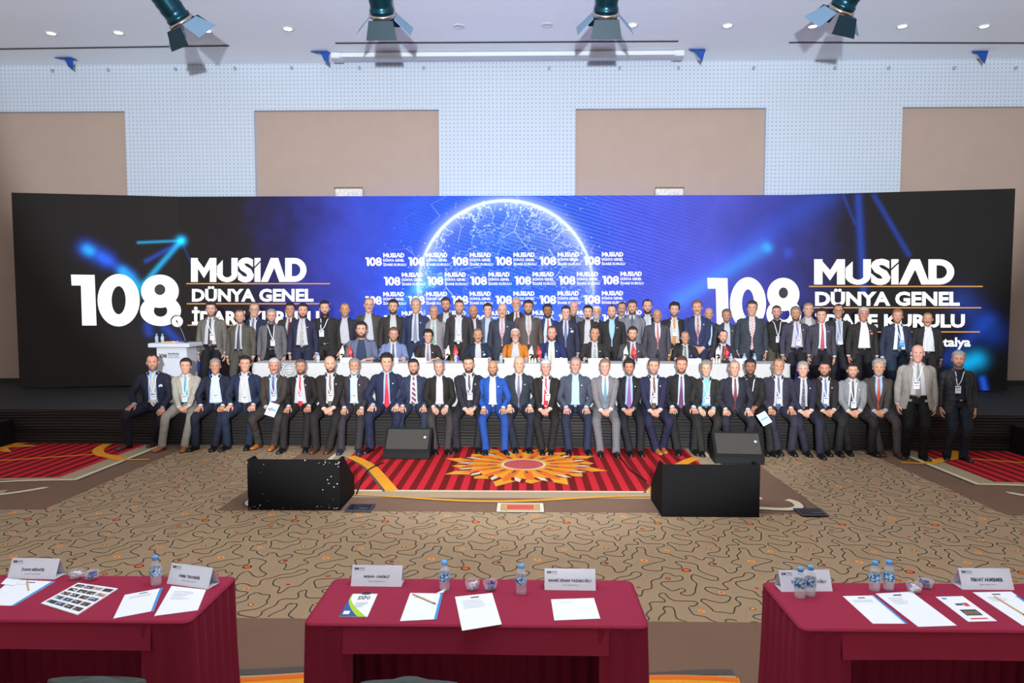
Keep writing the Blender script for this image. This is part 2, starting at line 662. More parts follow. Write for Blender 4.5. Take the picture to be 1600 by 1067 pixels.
# side medallions
for nm, s in (('left', -1), ('right', 1)):
    q = MB()
    xi = -6.03 if s < 0 else 5.93

    def F(x, y, s=s, xi=xi):
        return (xi + s * x, y)
    # sand frame, red field with its ogee front
    flat(q, [F(0, 8.92), F(8, 8.75), F(8, BACK), F(0, BACK)], .005, 3)
    flat(q, [F(.30, 9.05), F(1.0, 8.98), F(2.0, 8.78), F(8, 8.78), F(8, BACK), F(.30, BACK)], .007, 1)
    ribbon(q, [F(0, BACK), F(0, 10), F(0, 8.90)], .07, .009, 2)
    ribbon(q, [F(-.06, BACK), F(-.06, 10), F(-.06, 8.90)], .03, .008, 8)
    ribbon(q, catmull([F(-.02, 8.92), F(.45, 8.88), F(.95, 8.78), F(1.5, 8.52), F(2.1, 8.44)], 5), .07, .0095, 2)
    ribbon(q, catmull([F(.10, 8.55), F(.4, 8.25), F(.9, 8.05), F(1.5, 7.98), F(2.4, 7.96)], 5), [.02] + [.09] * 19 + [.09], .0095, 2)
    ribbon(q, catmull([F(.5, 8.35), F(1.1, 8.15), F(1.8, 8.1), F(2.6, 8.12)], 5), .16, .0085, 3)
    # gold arc and gold rope line
    ribbon(q, catmull([F(.02, 10.05), F(.3, 10.25), F(.62, 10.45), F(.86, 10.8), F(.98, 11.3)], 6), .16, .010, 4)
    ribbon(q, catmull([F(-.35, 10.1), F(-.05, 10.06), F(.25, 10.18)], 6), .07, .0112, 4)
    ribbon(q, [F(.72, 10.42), F(1.9, 9.95), F(3.2, 9.45), F(4.4, 9.0)], .05, .009, 4)
    c = F(2.9, 11.0)
    for k in range(12):
        a = 2 * math.pi * k / 12
        ca, sa = math.cos(a), math.sin(a)
        for (l, w, z, mi) in ((.95, .24, .010 + (k % 3) * .0003, 8), (.93, .21, .0112 + (k % 3) * .0003, 4), (.7, .07, .0126, 5)):
            flat(q, [(c[0] + u * ca - v * sa, c[1] + u * sa + v * ca) for u, v in [(.1, -w * .4), (.5, -w * .6), (l, 0), (.5, w * .6), (.1, w * .4)]], z, mi)
    q.build('carpet_side_medallion', mats_c, FLOOR)

# near medallion row, seen between the front tables
q = MB()
for x0 in (-7.6, -1.55, 4.5):
    xs = np.linspace(x0 - 2.9, x0 + 2.9, 60)
    yy = [4.27 + .03 * math.sin((x - x0) * 5) + (.10 if (x - x0) < -1.0 else 0) * 0 for x in xs]
    flat(q, [(x0 - 2.9, 1.2), (x0 + 2.9, 1.2), (x0 + 2.9, 4.27), (x0 - 2.9, 4.27)], .005, 3)
    ribbon(q, list(zip(xs, yy)), .07, .008, 8)
    ribbon(q, [(x, 4.13 + .05 * math.sin((x - x0) * 3.1)) for x in xs], .16, .009, 4)
    ribbon(q, [(x, 4.18 + .05 * math.sin((x - x0) * 3.1)) for x in xs], .05, .010, 5)
q.build('carpet_near_medallion', mats_c, FLOOR)

# ---- back wall ------------------------------------------------------------------


def perforated():
    m, nt, b = new_mat('perforated_white_wall')
    tc = nt.nodes.new('ShaderNodeTexCoord')
    sep = nt.nodes.new('ShaderNodeSeparateXYZ')
    nt.links.new(tc.outputs['Object'], sep.inputs[0])
    p = 0.0845
    fx = X.m('FRACT', (X(sep.outputs[0]) + 50.0) / p) - 0.5
    fz = X.m('FRACT', (X(sep.outputs[2]) + 50.0) / p) - 0.5
    d = (fx * fx + fz * fz).sqrt()
    hole = d.lt(0.23)
    mx = nt.nodes.new('ShaderNodeMix')
    mx.data_type = 'RGBA'
    nt.links.new(hole.s, mx.inputs[0])
    mx.inputs[6].default_value = lin((186, 195, 207))
    mx.inputs[7].default_value = lin((160, 169, 182))
    nt.links.new(mx.outputs[2], b.inputs['Base Color'])
    b.inputs['Roughness'].default_value = 0.85
    bp = nt.nodes.new('ShaderNodeBump')
    bp.inputs['Strength'].default_value = 0.6
    bp.inputs['Distance'].default_value = 0.02
    bp.invert = True
    nt.links.new(hole.s, bp.inputs['Height'])
    nt.links.new(bp.outputs['Normal'], b.inputs['Normal'])
    return m


M_PERF = perforated()
M_BEIGE = mat('beige_wall_panel', (166, 145, 132), 0.8, var=0.05, vscale=3.0, bump=0.15, bscale=90)
M_WHITE = mat('white_plaster', (238, 244, 254), 0.9, var=0.02, vscale=1.0)
M_BLACK = mat('black_fabric', (22, 20, 19), 0.9, var=0.2, vscale=6)
xs = [at_y(px, 240, WALL_Y)[0] for px in (197, 398, 686, 899, 1196, 1408)]
L, R = -17.0, 17.0
w = MB()
w.span((L, WALL_Y, PANEL_TOP), (R, WALL_Y + .18, CEIL_Z + .1))
for a, b in ((xs[0], xs[1]), (xs[2], xs[3]), (xs[4], xs[5])):
    w.span((a, WALL_Y, 0), (b, WALL_Y + .18, PANEL_TOP))
pw = xs[2] - xs[1]
w.span((L, WALL_Y, 0), (xs[0] - pw, WALL_Y + .18, PANEL_TOP))
w.span((xs[5] + pw, WALL_Y, 0), (R, WALL_Y + .18, PANEL_TOP))
WALL = struct(w.build('wall_back', M_PERF))
for a, b in ((xs[0] - pw, xs[0]), (xs[1], xs[2]), (xs[3], xs[4]), (xs[5], xs[5] + pw)):
    p = MB()
    p.span((a - .02, WALL_Y + .12, 0.62), (b + .02, WALL_Y + .20, PANEL_TOP + .02))
    p.build('wall_panel', M_BEIGE, WALL)
p = MB()
p.span((L, WALL_Y - .02, 0), (R, WALL_Y + .17, 0.66))
struct(p.build('baseboard_back', mat('dark_skirting', (40, 36, 34), 0.8)))

# ---- ceiling --------------------------------------------------------------------
c = MB()
c.span((L, -9, CEIL_Z), (R, WALL_Y + .2, CEIL_Z + .2))
CEIL = struct(c.build('ceiling', M_WHITE))
M_SLOT = mat('dark_slot', (70, 66, 66), 0.7)
for a, b in (((-60, 77), (358, 71)), ((524, 67), (1060, 64)), ((1233, 66), (1680, 67))):
    p0, p1 = at_z(a[0], a[1], CEIL_Z), at_z(b[0], b[1], CEIL_Z)
    s = MB()
    ribbon(s, [p0, (p0 + p1) / 2, p1], .05, CEIL_Z - .004)
    ribbon(s, [p0, (p0 + p1) / 2, p1], .05, CEIL_Z - .012)
    s.build('ceiling_slot', M_SLOT, CEIL)
M_CASE = mat('white_casing', (206, 210, 218), 0.6)
p0, p1 = at_z(520, 82, CEIL_Z), at_z(1066, 79, CEIL_Z)
yc = (p0[1] + p1[1]) / 2
t = thing('projection_screen_case', 'long white projection screen case fixed to the ceiling above the screen wall', 'screen case', ((p0[0] + p1[0]) / 2, yc, CEIL_Z - .02))
ln = p1[0] - p0[0]
s = MB()
s.bbox((0, 0, -.05), (ln - .2, .16, .10), .02)
s.build('case_body', M_CASE, t)
s = MB()
s.box((0, -.10, -.10), (ln - .3, .03, .02))
s.build('bottom_bar', mat('grey_bar', (190, 196, 205), 0.4), t)
for sx in (-1, 1):
    s = MB()
    s.bbox((sx * (ln / 2 - .08), 0, -.06), (.22, .20, .12), .015)
    s.build('end_cap', M_CASE, t)

# recessed downlights
M_LAMP = emit_mat('lamp_glow', (255, 246, 230), 6.0)
M_OFF = mat('lamp_off', (200, 204, 210), 0.4)
DL = [(80, 52, 1), (185, 51, 1), (323, 48, 1), (450, 45, 1), (717, 41, 0), (855, 39, 0), (988, 39, 1), (1137, 40, 1), (1270, 41, 1), (1410, 41, 1), (1538, 41, 1)]
ordw = ['first', 'second', 'third', 'fourth', 'fifth', 'sixth', 'seventh', 'eighth', 'ninth', 'tenth', 'eleventh', 'twelfth', 'thirteenth', 'fourteenth', 'fifteenth', 'sixteenth', 'seventeenth', 'eighteenth', 'nineteenth', 'twentieth', 'twenty-first', 'twenty-second']
for i, (px, py, on) in enumerate(DL):
    p = at_z(px, py, CEIL_Z)
    t = thing('downlight', '%s round recessed downlight, %s from left in the ceiling row' % ('lit' if on else 'unlit', ordw[i]), 'ceiling light', (p[0], p[1], CEIL_Z), group='recessed ceiling downlights')
    s = MB()
    s.lathe([(.075, -.002), (.085, -.012), (.105, -.012), (.11, -.001)], n=20, caps=(False, False))
    s.build('trim_ring', M_CASE, t, True)
    s = MB()
    s.lathe([(.001, -.004), (.078, -.004)], n=20, caps=(False, False))
    s.build('lamp', M_LAMP if on else M_OFF, t)

# blue ceiling brackets
M_BLUE = mat('blue_painted_steel', (18, 66, 146), 0.5)
BR = [(100, 89, 1, 'leftmost'), (500, 79, 1, 'second from left'), (1090, 76, -1, 'third from left'), (1532, 79, -1, 'rightmost')]
for px, py, s_, wh in BR:
    p = at_z(px, py, CEIL_Z)
    t = thing('rigging_bracket', 'blue angled metal rigging bracket hanging from the ceiling, %s of four' % wh, 'bracket', (p[0], p[1], CEIL_Z), group='blue ceiling brackets')
    m_ = MB()
    m_.prism([(-.19, -.02), (.15, -.02), (.19, .14), (-.08, .10)], -.03, -.012)
    m_.build('top_plate', M_BLUE, t)
    m_ = MB()
    m_.prism([(.0 if s_ > 0 else -.1, -.02), (.18 if s_ > 0 else .16, -.02), (.17 if s_ > 0 else .10, -.26), (.08 if s_ > 0 else .06, -.20)], .0, .02, fn=lambda x, y, z: (x, z, y))
    m_.build('drop_plate', M_BLUE, t)
    m_ = MB()
    m_.lathe([(.02, -.06), (.02, -.012)], c=(-.02, .03, 0), n=8)
    m_.build('bolt', mat('steel', (150, 150, 150), 0.4, 1.0), t)

# small clips along the head of the wall
for i, px in enumerate((83, 170, 275, 368, 456, 562, 662, 858, 968, 1060, 1177, 1304, 1388, 1490, 1586)):
    p = at_y(px, 107 if px > 500 else 112 - px * .012, WALL_Y)
    s = MB()
    s.box((0, -.02, 0), (.05, .04, .06))
    s.box((0, -.05, .02), (.02, .05, .015))
    tag(s.build('wall_clip', mat('grey_clip', (150, 156, 165), 0.5), loc=(p[0], p[1], p[2])), 'tiny grey clip at the top of the white wall, %s from left' % ordw[i], 'clip', 'clips along the wall head')

# spotlights with barn doors
M_TEAL = mat('teal_black_metal', (22, 62, 76), 0.28, 0.7)
M_FLAP = mat('dark_flap', (8, 40, 52), 0.5, 0.2)
M_FLAPL = mat('pale_flap', (120, 150, 175), 0.45, 0.3)
M_CHROME = mat('chrome_ring', (200, 190, 175), 0.18, 1.0)
SPOT_LBL = ['black stage spotlight with barn doors leaning right, leftmost of four on the ceiling', 'black stage spotlight with barn doors above the left half of the screen case',
            'black stage spotlight with barn doors above the right half of the screen case', 'black stage spotlight with barn doors leaning left, rightmost of four on the ceiling']
for i, (px, py, lean) in enumerate(((281, 31, .42), (597, 20, .0), (947, 18, .0), (1316, 12, -.30))):
    p = at_y(px, py, 11.3)
    t = thing('stage_spotlight', SPOT_LBL[i], 'spotlight', (p[0], p[1], p[2]), group='ceiling stage spotlights')
    d = Vector((lean, .62, -.78)).normalized()
    q = d.to_track_quat('Z', 'Y').to_matrix()       # local +Z = beam direction
    A = np.array(q)

    def W(x, y, z):
        return tuple(A @ np.array((x, y, z)) * 1.2)
    s = MB()
    prof = [(.06, -.58), (.13, -.56), (.15, -.50)] + [(.15 if k % 2 == 0 else .158, -.48 + .045 * k) for k in range(9)] + [(.15, -.06), (.165, -.05), (.165, -.01), (.15, 0)]
    s.lathe([(r_ * 1.2, z_ * 1.2) for r_, z_ in prof], n=20, rot=A)
    s.build('lamp_body', M_TEAL, t, True)
    s = MB()
    s.lathe([(.186, 0), (.218, .006), (.218, .054), (.2, .06)], n=24, rot=A, caps=(False, True))
    s.build('lens_ring', M_CHROME, t, True)
    yw = 1 if A[2, 1] > 0 else -1
    # barn doors: bottom (towards floor), top, two sides
    for k, (ang, wdt, mt) in enumerate(((-math.pi / 2, .36, M_FLAP), (math.pi / 2, .36, M_FLAP), (0, .30, M_FLAPL), (math.pi, .30, M_FLAPL))):
        ca, sa = math.cos(ang), math.sin(ang)
        s = MB()
        spread = (.10 if k < 2 else .20)

        def fl(u, v, z, ca=ca, sa=sa, spread=spread, k=k):
            r = .17 + v * spread + z
            hgt = .05 + v * (.22 if k < 2 else .20)
            x_, y_ = ca * r - sa * u, sa * r + ca * u
            return W(x_, y_, hgt)
        s.prism([(-wdt * .45, 0), (wdt * .45, 0), (wdt * .58, 1.0), (-wdt * .58, 1.0)], 0, .006, fn=lambda u, v, z: fl(u, v, z))
        s.build('barn_door', mt, t)
    s = MB()
    up = CEIL_Z - p[2]
    for sx in (-1, 1):
        b0 = np.array(W(sx * .19, 0, -.28))
        s.tube([b0, (b0[0], b0[1], b0[2] + .2), (sx * .06, -.16 - 0.0, up - .06)], .014, 6)
    s.build('yoke', M_TEAL, t)
    s = MB()
    s.box((0, -.16, up - .03), (.16, .08, .06))
    s.build('clamp', M_TEAL, t)

# pale weathered boxes on the wall just above the screen
for px, py, wh in ((545, 300, 'left'), (1046, 300, 'right')):
    p = at_y(px, py, 14.9)
    t = thing('wall_box', 'small weathered off-white box peeking above the screen on the %s beige panel' % wh, 'wall box', (p[0], p[1], p[2] - .14), group='weathered boxes above the screen')
    s = MB()
    s.bbox((0, .06, .10), (.60, .16, .28), .02)
    s.build('box_body', mat('weathered_white', (206, 200, 186), 0.8, var=0.5, vscale=14), t)
    s = MB()
    s.box((0, -.03, .225), (.62, .03, .03))
    s.build('front_lip', mat('rusty_edge', (120, 96, 60), 0.7, var=0.4, vscale=20), t)
    for sx in (-.2, .2):
        s = MB()
        s.box((sx, .10, -.05), (.04, .30, .04))
        s.build('wall_arm', mat('steel_arm', (110, 108, 104), 0.6, .5), t)

# ---- stage ----------------------------------------------------------------------
M_DECK = mat('black_stage_deck', (34, 32, 32), 0.75, var=0.15, vscale=2.0)
t = thing('stage', 'wide low black stage with draped black front under the group', 'stage', (0, 11.1, 0))
s = MB()
x0, x1 = -13.5, 13.5
y0, y1 = stage_y(x0) - 11.1, stage_y(x1) - 11.1
s.prism([(x0, y0), (x1, y1), (x1, WALL_Y - 11.15), (x0, WALL_Y - 11.15)], STAGE_H - .06, STAGE_H)
s.build('deck', M_DECK, t)
s = MB()
rings = []
prof = []
for k in range(60):
    z = STAGE_H - .012 - k * (STAGE_H - .014) / 59
    fold = .018 * abs(math.sin(k * .62)) + .010 * math.sin(k * .23 + 1)
    prof.append((z, fold))
for x in np.linspace(x0, x1, 60):
    y = stage_y(x) - 11.1
    rings.append(np.array([(x, y - .012 - f * (1 + .5 * math.sin(x * 1.7 + z * 9)), z + .006 * math.sin(x * 2.3)) for z, f in prof]))
s.loft(rings, closed=False)
s.build('front_drape', mat('draped_black_cloth', (29, 24, 21), 0.62, spec=0.35), t, True)
s = MB()
s.tube([(x, stage_y(x) - 11.1 - .004, STAGE_H + .002) for x in (x0, 0, x1)], .006, 5)
s.build('edge_strip', mat('edge_metal', (96, 84, 74), 0.4, .6), t)

# ---- LED screen -----------------------------------------------------------------
Z_TOP, Z_BOT = 4.60, STAGE_H + .03
yL, yC, yR = 13.85, 14.45, 13.72
XS = [at_y(22, 400, yL)[0], at_y(281, 400, yC)[0], at_y(1237, 400, yC)[0], at_y(1582, 400, yR)[0]]
YS = [yL, yC, yC, yR]


def screen_pt(px, py, off=0.0):
    """point of the screen surface under an image position, lifted off the surface"""
    for i in range(3):
        a, b = np.array((XS[i], YS[i], 0)), np.array((XS[i + 1], YS[i + 1], 0))
        n = np.cross(b - a, np.array((0, 0, 1.0)))
        n /= np.linalg.norm(n)
        if n[1] > 0:
            n = -n
        q = on_plane(px, py, a, n)
        if i == 2 or q[0] <= XS[i + 1] + 1e-6:
            return q + n * off


def led_mat():
    m, nt, b = new_mat('led_screen_picture')
    tc = nt.nodes.new('ShaderNodeTexCoord')
    sep = nt.nodes.new('ShaderNodeSeparateXYZ')
    nt.links.new(tc.outputs['Object'], sep.inputs[0])
    x, z = X(sep.outputs[0]), X(sep.outputs[2])

    def noise(scale, det=3, rough=.5, w=0.0):
        n = nt.nodes.new('ShaderNodeTexNoise')
        n.noise_dimensions = '3D'
        n.inputs['Scale'].default_value = scale
        n.inputs['Detail'].default_value = det
        n.inputs['Roughness'].default_value = rough
        mp = nt.nodes.new('ShaderNodeMapping')
        mp.inputs['Location'].default_value = (w, 0, w)
        nt.links.new(tc.outputs['Object'], mp.inputs['Vector'])
        nt.links.new(mp.outputs[0], n.inputs['Vector'])
        return X(n.outputs['Fac'])

    n1, n2 = noise(.55, 4), noise(2.2, 5, .6, 3.0)
    u = (x + 11.0) / 22.0 + (n1 - .5) * .10 + (n2 - .5) * .03
    cr = nt.nodes.new('ShaderNodeValToRGB')
    nt.links.new(u.s, cr.inputs[0])
    stops = [(22, (14, 11, 10)), (290, (22, 18, 18)), (380, (24, 20, 30)), (440, (30, 30, 100)), (520, (52, 62, 182)), (620, (46, 80, 228)), (720, (30, 100, 252)), (800, (28, 104, 255)),
             (900, (48, 94, 250)), (1000, (70, 88, 232)), (1120, (78, 86, 210)), (1215, (52, 56, 150)), (1290, (16, 14, 36)), (1360, (8, 6, 8)), (1570, (3, 3, 3))]
    el = cr.color_ramp.elements
    while len(el) < len(stops):
        el.new(.5)
    for e, (px, rgb) in zip(el, stops):
        e.position = (screen_pt(px, 420)[0] + 11) / 22
        e.color = lin(rgb)

    def gauss(d, w):
        q = d / w
        return (q * q * -1.0).exp()

    def seg(a, bb_, w):
        p, q = screen_pt(*a), screen_pt(*bb_)
        ax, az, dx, dz = p[0], p[2], q[0] - p[0], q[2] - p[2]
        l2 = dx * dx + dz * dz
        tt = ((x - ax) * dx + (z - az) * dz) / l2
        tt = tt.clamp()
        ex, ez = x - (tt * dx + ax), z - (tt * dz + az)
        return gauss((ex * ex + ez * ez).sqrt(), w), tt

    # globe
    gc = screen_pt(790, 452)
    gr = gc[0] - screen_pt(653, 452)[0]
    gx, gz = x - gc[0], z - gc[2]
    gd = (gx * gx + gz * gz).sqrt()
    inside = gd.lt(gr)
    fade = ((gz / gr) * .55 + .62).clamp()
    rim = (gauss(gd - gr, .03) * .9 + gauss(gd - gr, .14) * .30) * fade * fade
    n3 = noise(1.15, 9, .62, 7.3)
    coast = gauss(n3 - .50, .0055) + gauss(n3 - .56, .004) * .7
    land = X.m('SMOOTH_MIN', (n3 - .50) * 6.0, 1.0, .1).clamp() * noise(16, 2, .6)
    lim = gd / gr
    lim = lim * lim
    glob = inside * fade * (coast * (lim * .9 + .25) + land * lim * .5 + lim * lim * .14)
    # sparkles
    vo = nt.nodes.new('ShaderNodeTexVoronoi')
    vo.inputs['Scale'].default_value = 9.0
    nt.links.new(tc.outputs['Object'], vo.inputs['Vector'])
    spark = X(vo.outputs['Distance']).lt(.11) * gauss(gd - gr * .9, .9) * noise(3.0, 2).gt(.5)
    vo2 = nt.nodes.new('ShaderNodeTexVoronoi')
    vo2.feature = 'DISTANCE_TO_EDGE'
    vo2.inputs['Scale'].default_value = 1.3
    nt.links.new(tc.outputs['Object'], vo2.inputs['Vector'])
    web = X(vo2.outputs['Distance']).lt(.008) * gauss(gd - gr * .7, .9) * noise(2.0, 2, .5, 9).gt(.52)
    # diagonal shimmer over the middle
    ph = (x * .30 + z) * (2 * math.pi / .078) + (n2 - .5) * 3.0
    shim = ph.sin() * gauss(x - (gc[0] + .9), 2.2) * gauss(z - 3.7, 1.2)
    ph2 = (x * -.42 + z) * (2 * math.pi / .062)
    shim2 = ph2.sin() * gauss(x - (gc[0] + 4.4), 2.0)

    add_b = glob + rim + (spark * .8) + (web * .45)
    cyan, blue = None, None

    def acc(a, v):
        return v if a is None else a + v
    for a, bb_, w, s, kind in [((135, 388), (165, 405), .16, .9, 'b'), ((137, 390), (140, 392), .10, .8, 'c'), ((160, 402), (205, 430), .10, .7, 'b'), ((192, 424), (228, 458), .10, .9, 'c'),
                               ((283, 376), (284, 376), .09, 1.5, 'c'), ((216, 379), (283, 376), .028, .7, 'c'), ((228, 408), (283, 378), .045, .55, 'b'), ((226, 442), (283, 376), .05, .85, 'c'),
                               ((231, 508), (233, 520), .09, .5, 'b'), ((258, 512), (325, 588), .09, .5, 'b'), ((285, 380), (302, 420), .02, .3, 'b'),
                               ((1341, 308), (1349, 452), .07, .55, 'b'), ((1366, 306), (1420, 398), .05, .4, 'b'), ((1318, 306), (1336, 350), .03, .3, 'b'), ((1290, 306), (1040, 472), .30, .38, 'b'),
                               ((1195, 387), (1060, 470), .16, .30, 'c'), ((1198, 386), (1200, 388), .09, .5, 'c'), ((1231, 394), (1232, 396), .10, .5, 'b'),
                               ((1502, 470), (1548, 520), .26, .30, 'b'), ((1480, 560), (1545, 500), .14, .30, 'b'), ((1512, 567), (1525, 562), .17, .85, 'c'), ((1535, 592), (1541, 618), .06, .9, 'b'),
                               ((652, 452), (690, 436), .10, .7, 'c'), ((590, 520), (690, 400), .10, .30, 'c'), ((560, 310), (620, 470), .25, .14, 'b')]:
        g, tt = seg(a, bb_, w)
        if kind == 'c':
            cyan = acc(cyan, g * s)
        else:
            blue = acc(blue, g * s)

    def vmul(col, fac):
        n = nt.nodes.new('ShaderNodeVectorMath')
        n.operation = 'SCALE'
        n.inputs[0].default_value = col[:3]
        nt.links.new(fac.s, n.inputs['Scale'])
        return n.outputs[0]

    def vadd(a, c_):
        n = nt.nodes.new('ShaderNodeVectorMath')
        n.operation = 'ADD'
        nt.links.new(a, n.inputs[0])
        nt.links.new(c_, n.inputs[1])
        return n.outputs[0]
    base = nt.nodes.new('ShaderNodeVectorMath')
    base.operation = 'SCALE'
    nt.links.new(cr.outputs[0], base.inputs[0])
    mod = (n2 * .5 + .75) + shim * .5 + shim2 * .12
    nt.links.new(mod.s, base.inputs['Scale'])
    tot = vadd(base.outputs[0], vmul((.80, .92, 1.0), add_b))
    tot = vadd(tot, vmul((.0, .42, .85), cyan))
    tot = vadd(tot, vmul((.01, .08, .62), blue))
    nt.links.new(tot, b.inputs['Emission Color'])
    b.inputs['Emission Strength'].default_value = 1.0
    b.inputs['Base Color'].default_value = lin((26, 23, 22))
    b.inputs['Roughness'].default_value = 0.75
    b.inputs['Specular IOR Level'].default_value = 0.2
    return m


SCREEN = thing('led_screen', 'huge three-sided video wall glowing blue with a globe and white lettering', 'screen', (0, 0, 0))
M_LED = led_mat()
M_LEDBACK = mat('screen_back', (20, 20, 20), 0.7)
for i in range(3):
    s = MB()
    a, b = (XS[i], YS[i]), (XS[i + 1], YS[i + 1])
    s.prism([a, b, (b[0], b[1] + .12), (a[0], a[1] + .12)], Z_BOT, Z_TOP)
    o = s.build('screen_panel', [M_LED, M_LEDBACK], SCREEN)
M_LETTER = emit_mat('white_lettering', (255, 255, 255), 1.1)
M_LRULE = emit_mat('orange_rule', (226, 160, 80), 0.9)
M_LDARK = emit_mat('dark_gap', (26, 24, 26), 1.0)


def px_poly(mb, pts, off, mi=0):
    mb.poly([screen_pt(a, b, off) for a, b in pts], mi)


def px_ring(mb, cx, cy, rx, ry, ix, iy, off, mi=0, icx=None, icy=None, n=36):
    an = np.arange(n) * 2 * math.pi / n
    icx = cx if icx is None else icx
    icy = cy if icy is None else icy
    A_ = [screen_pt(cx + rx * math.cos(t), cy + ry * math.sin(t), off) for t in an]
    if ix == 0:
        mb.poly(A_, mi)
        return
    B_ = [screen_pt(icx + ix * math.cos(t), icy + iy * math.sin(t), off) for t in an]
    mb.add(A_ + B_, [(i, (i + 1) % n, n + (i + 1) % n, n + i) for i in range(n)], mi)


def big_108(dx, dy, sc=1.0):
    """the numerals 108 as three meshes; dx/dy move them, sc widens"""
    g = lambda a, b: (111 + (a - 111) * sc + dx, b + dy)
    s = MB()
    px_poly(s, [g(111, 429), g(148, 429.5), g(151, 508.5), g(128.5, 508.5), g(126.5, 446), g(112, 446)], .004)
    s.build('numeral', M_LETTER, SCREEN)
    s = MB()
    c_ = g(185.5, 469)
    px_ring(s, c_[0], c_[1], 33 * sc, 41, 11 * sc, 22, .004)
    s.build('numeral', M_LETTER, SCREEN)
    s = MB()
    c1, c2 = g(250, 455), g(251, 485.5)
    px_ring(s, c1[0], c1[1], 29.5 * sc, 26, 8.4 * sc, 8.4, .004, icy=c1[1] - 2.5)
    px_ring(s, c2[0], c2[1], 32 * sc, 23.8, 10.5 * sc, 9.3, .006)
    px_ring(s, c1[0], c1[1] - 2.5, 8.4 * sc, 8.4, 0, 0, .008, 1)
    s.build('numeral', [M_LETTER, M_LDARK], SCREEN)


big_108(0, 0)
s = MB()
px_ring(s, 276.4, 501.5, 9.9, 9.4, 0, 0, .010, 1)
px_ring(s, 277.4, 502.2, 8.9, 8.5, 0, 0, .014, 0)
s.build('full_stop', [M_LETTER, M_LDARK], SCREEN)
big_108(994, 5, .855)


def arc_pts(cx, cy, rx, ry, a0, a1, n=14):
    return [(cx + rx * math.cos(t), cy + ry * math.sin(t)) for t in np.linspace(a0, a1, n)]


def musiad(mb, fn, off=0.0):
    """MUSIAD word mark in a box 0..1 wide (x) and 0..1 tall (y up); letters as flat polygons"""
    def P(pts, mi=0, o=0.0):
        mb.poly([fn(a, b, off + o) for a, b in pts], mi)

    def quadstrip(A_, B_):
        n = len(A_)
        mb.add([fn(a, b, off) for a, b in A_ + B_], [(i, i + 1, n + i + 1, n + i) for i in range(n - 1)])
    # M
    P([(0, 0), (.06, 0), (.06, 1), (0, 1)])
    P([(.163, 0), (.22, 0), (.22, 1), (.163, 1)])
    P([(0, 1), (.045, 1), (.135, .44), (.113, .16)])
    P([(.22, 1), (.163, 1), (.095, .40), (.113, .16)])
    # U
    P([(.225, .66), (.275, .92), (.275, .35), (.225, .35)])
    P([(.35, 1), (.405, 1), (.405, .35), (.35, .35)])
    quadstrip(arc_pts(.3135, .36, .0915, .37, math.pi, 2 * math.pi), arc_pts(.3135, .36, .040, .17, math.pi, 2 * math.pi))
    # S
    text_fit(mb, 'S', lambda a, b, o: fn(a, b, off), .405, .545, -.02, 1.02, bold=.05, res=3)
    # I
    P([(.550, 1), (.602, 1), (.602, .90), (.550, .64)])
    P([(.550, .56), (.602, .82), (.602, 0), (.550, 0)])
    # A (no crossbar)
    P([(.605, 0), (.665, 0), (.735, .74), (.70, 1), (.69, 1)])
    P([(.69, 1), (.755, 1), (.825, 0), (.765, 0)])
    # D
    P([(.815, 0), (.873, 0), (.873, 1), (.815, 1)])
    quadstrip(arc_pts(.895, .5, .105, .5, -math.pi / 2, math.pi / 2), arc_pts(.895, .5, .052, .26, -math.pi / 2, math.pi / 2))
    P([(.873, 0), (.897, 0), (.897, .24), (.873, .24)])
    P([(.873, 1), (.897, 1), (.897, .76), (.873, .76)])


def title(x0, w, ys, right):
    fn = lambda x, y, o: screen_pt(x, y, .004 + o)
    s = MB()
    mx0, mx1 = x0 + w * .0, x0 + w
    t0, t1 = ys[0]
    musiad(s, lambda a, b, o: screen_pt(mx0 + (mx1 - mx0) * a, t1 + (t0 - t1) * b, .004 + o))
    s.build('word_mark', M_LETTER, SCREEN)
    for txt, (a, b), ex, cap in (('DÜNYA GENEL', ys[1], ys[4], None), ('İDARE KURULU', ys[2], ys[5], None)):
        s = MB()
        text_fit(s, txt, lambda x, y, o: screen_pt(x, y, .004), x0 + 1.5, x0 + 1.5 + ex, b, a, bold=.042, res=3)
        s.build('text_line', M_LETTER, SCREEN)
    for (yy, xa, xb) in ys[3]:
        s = MB()
        px_poly(s, [(xa, yy - .9), (xb, yy - .9), (xb, yy + .9), (xa, yy + .9)], .004)
        s.build('rule_line', M_LRULE, SCREEN)


title(298.5, 180.5, ((403, 440.5), (447, 471.5), (479, 507.5), ((443.2, 291, 516), (474.5, 292, 516), (508, 293, 516)), 190, 199), False)
title(1272, 219, ((405, 444.5), (451, 478), (484, 512), ((447.5, 1264, 1535.5), (480.8, 1266, 1533), (518.5, 1266, 1531)), 226, 234), True)
s = MB()
text_fit(s, 'Antalya', lambda x, y, o: screen_pt(x, y, .004), 1446, 1516.5, 546, 527, bold=.03)
s.build('text_line', M_LETTER, SCREEN)

# small repeated logos
s = MB()
LW, LH = 64.0, 21.0
fl = lambda a, b, o: (a * 14.45 / FPX, -.004, b * 14.45 / FPX)

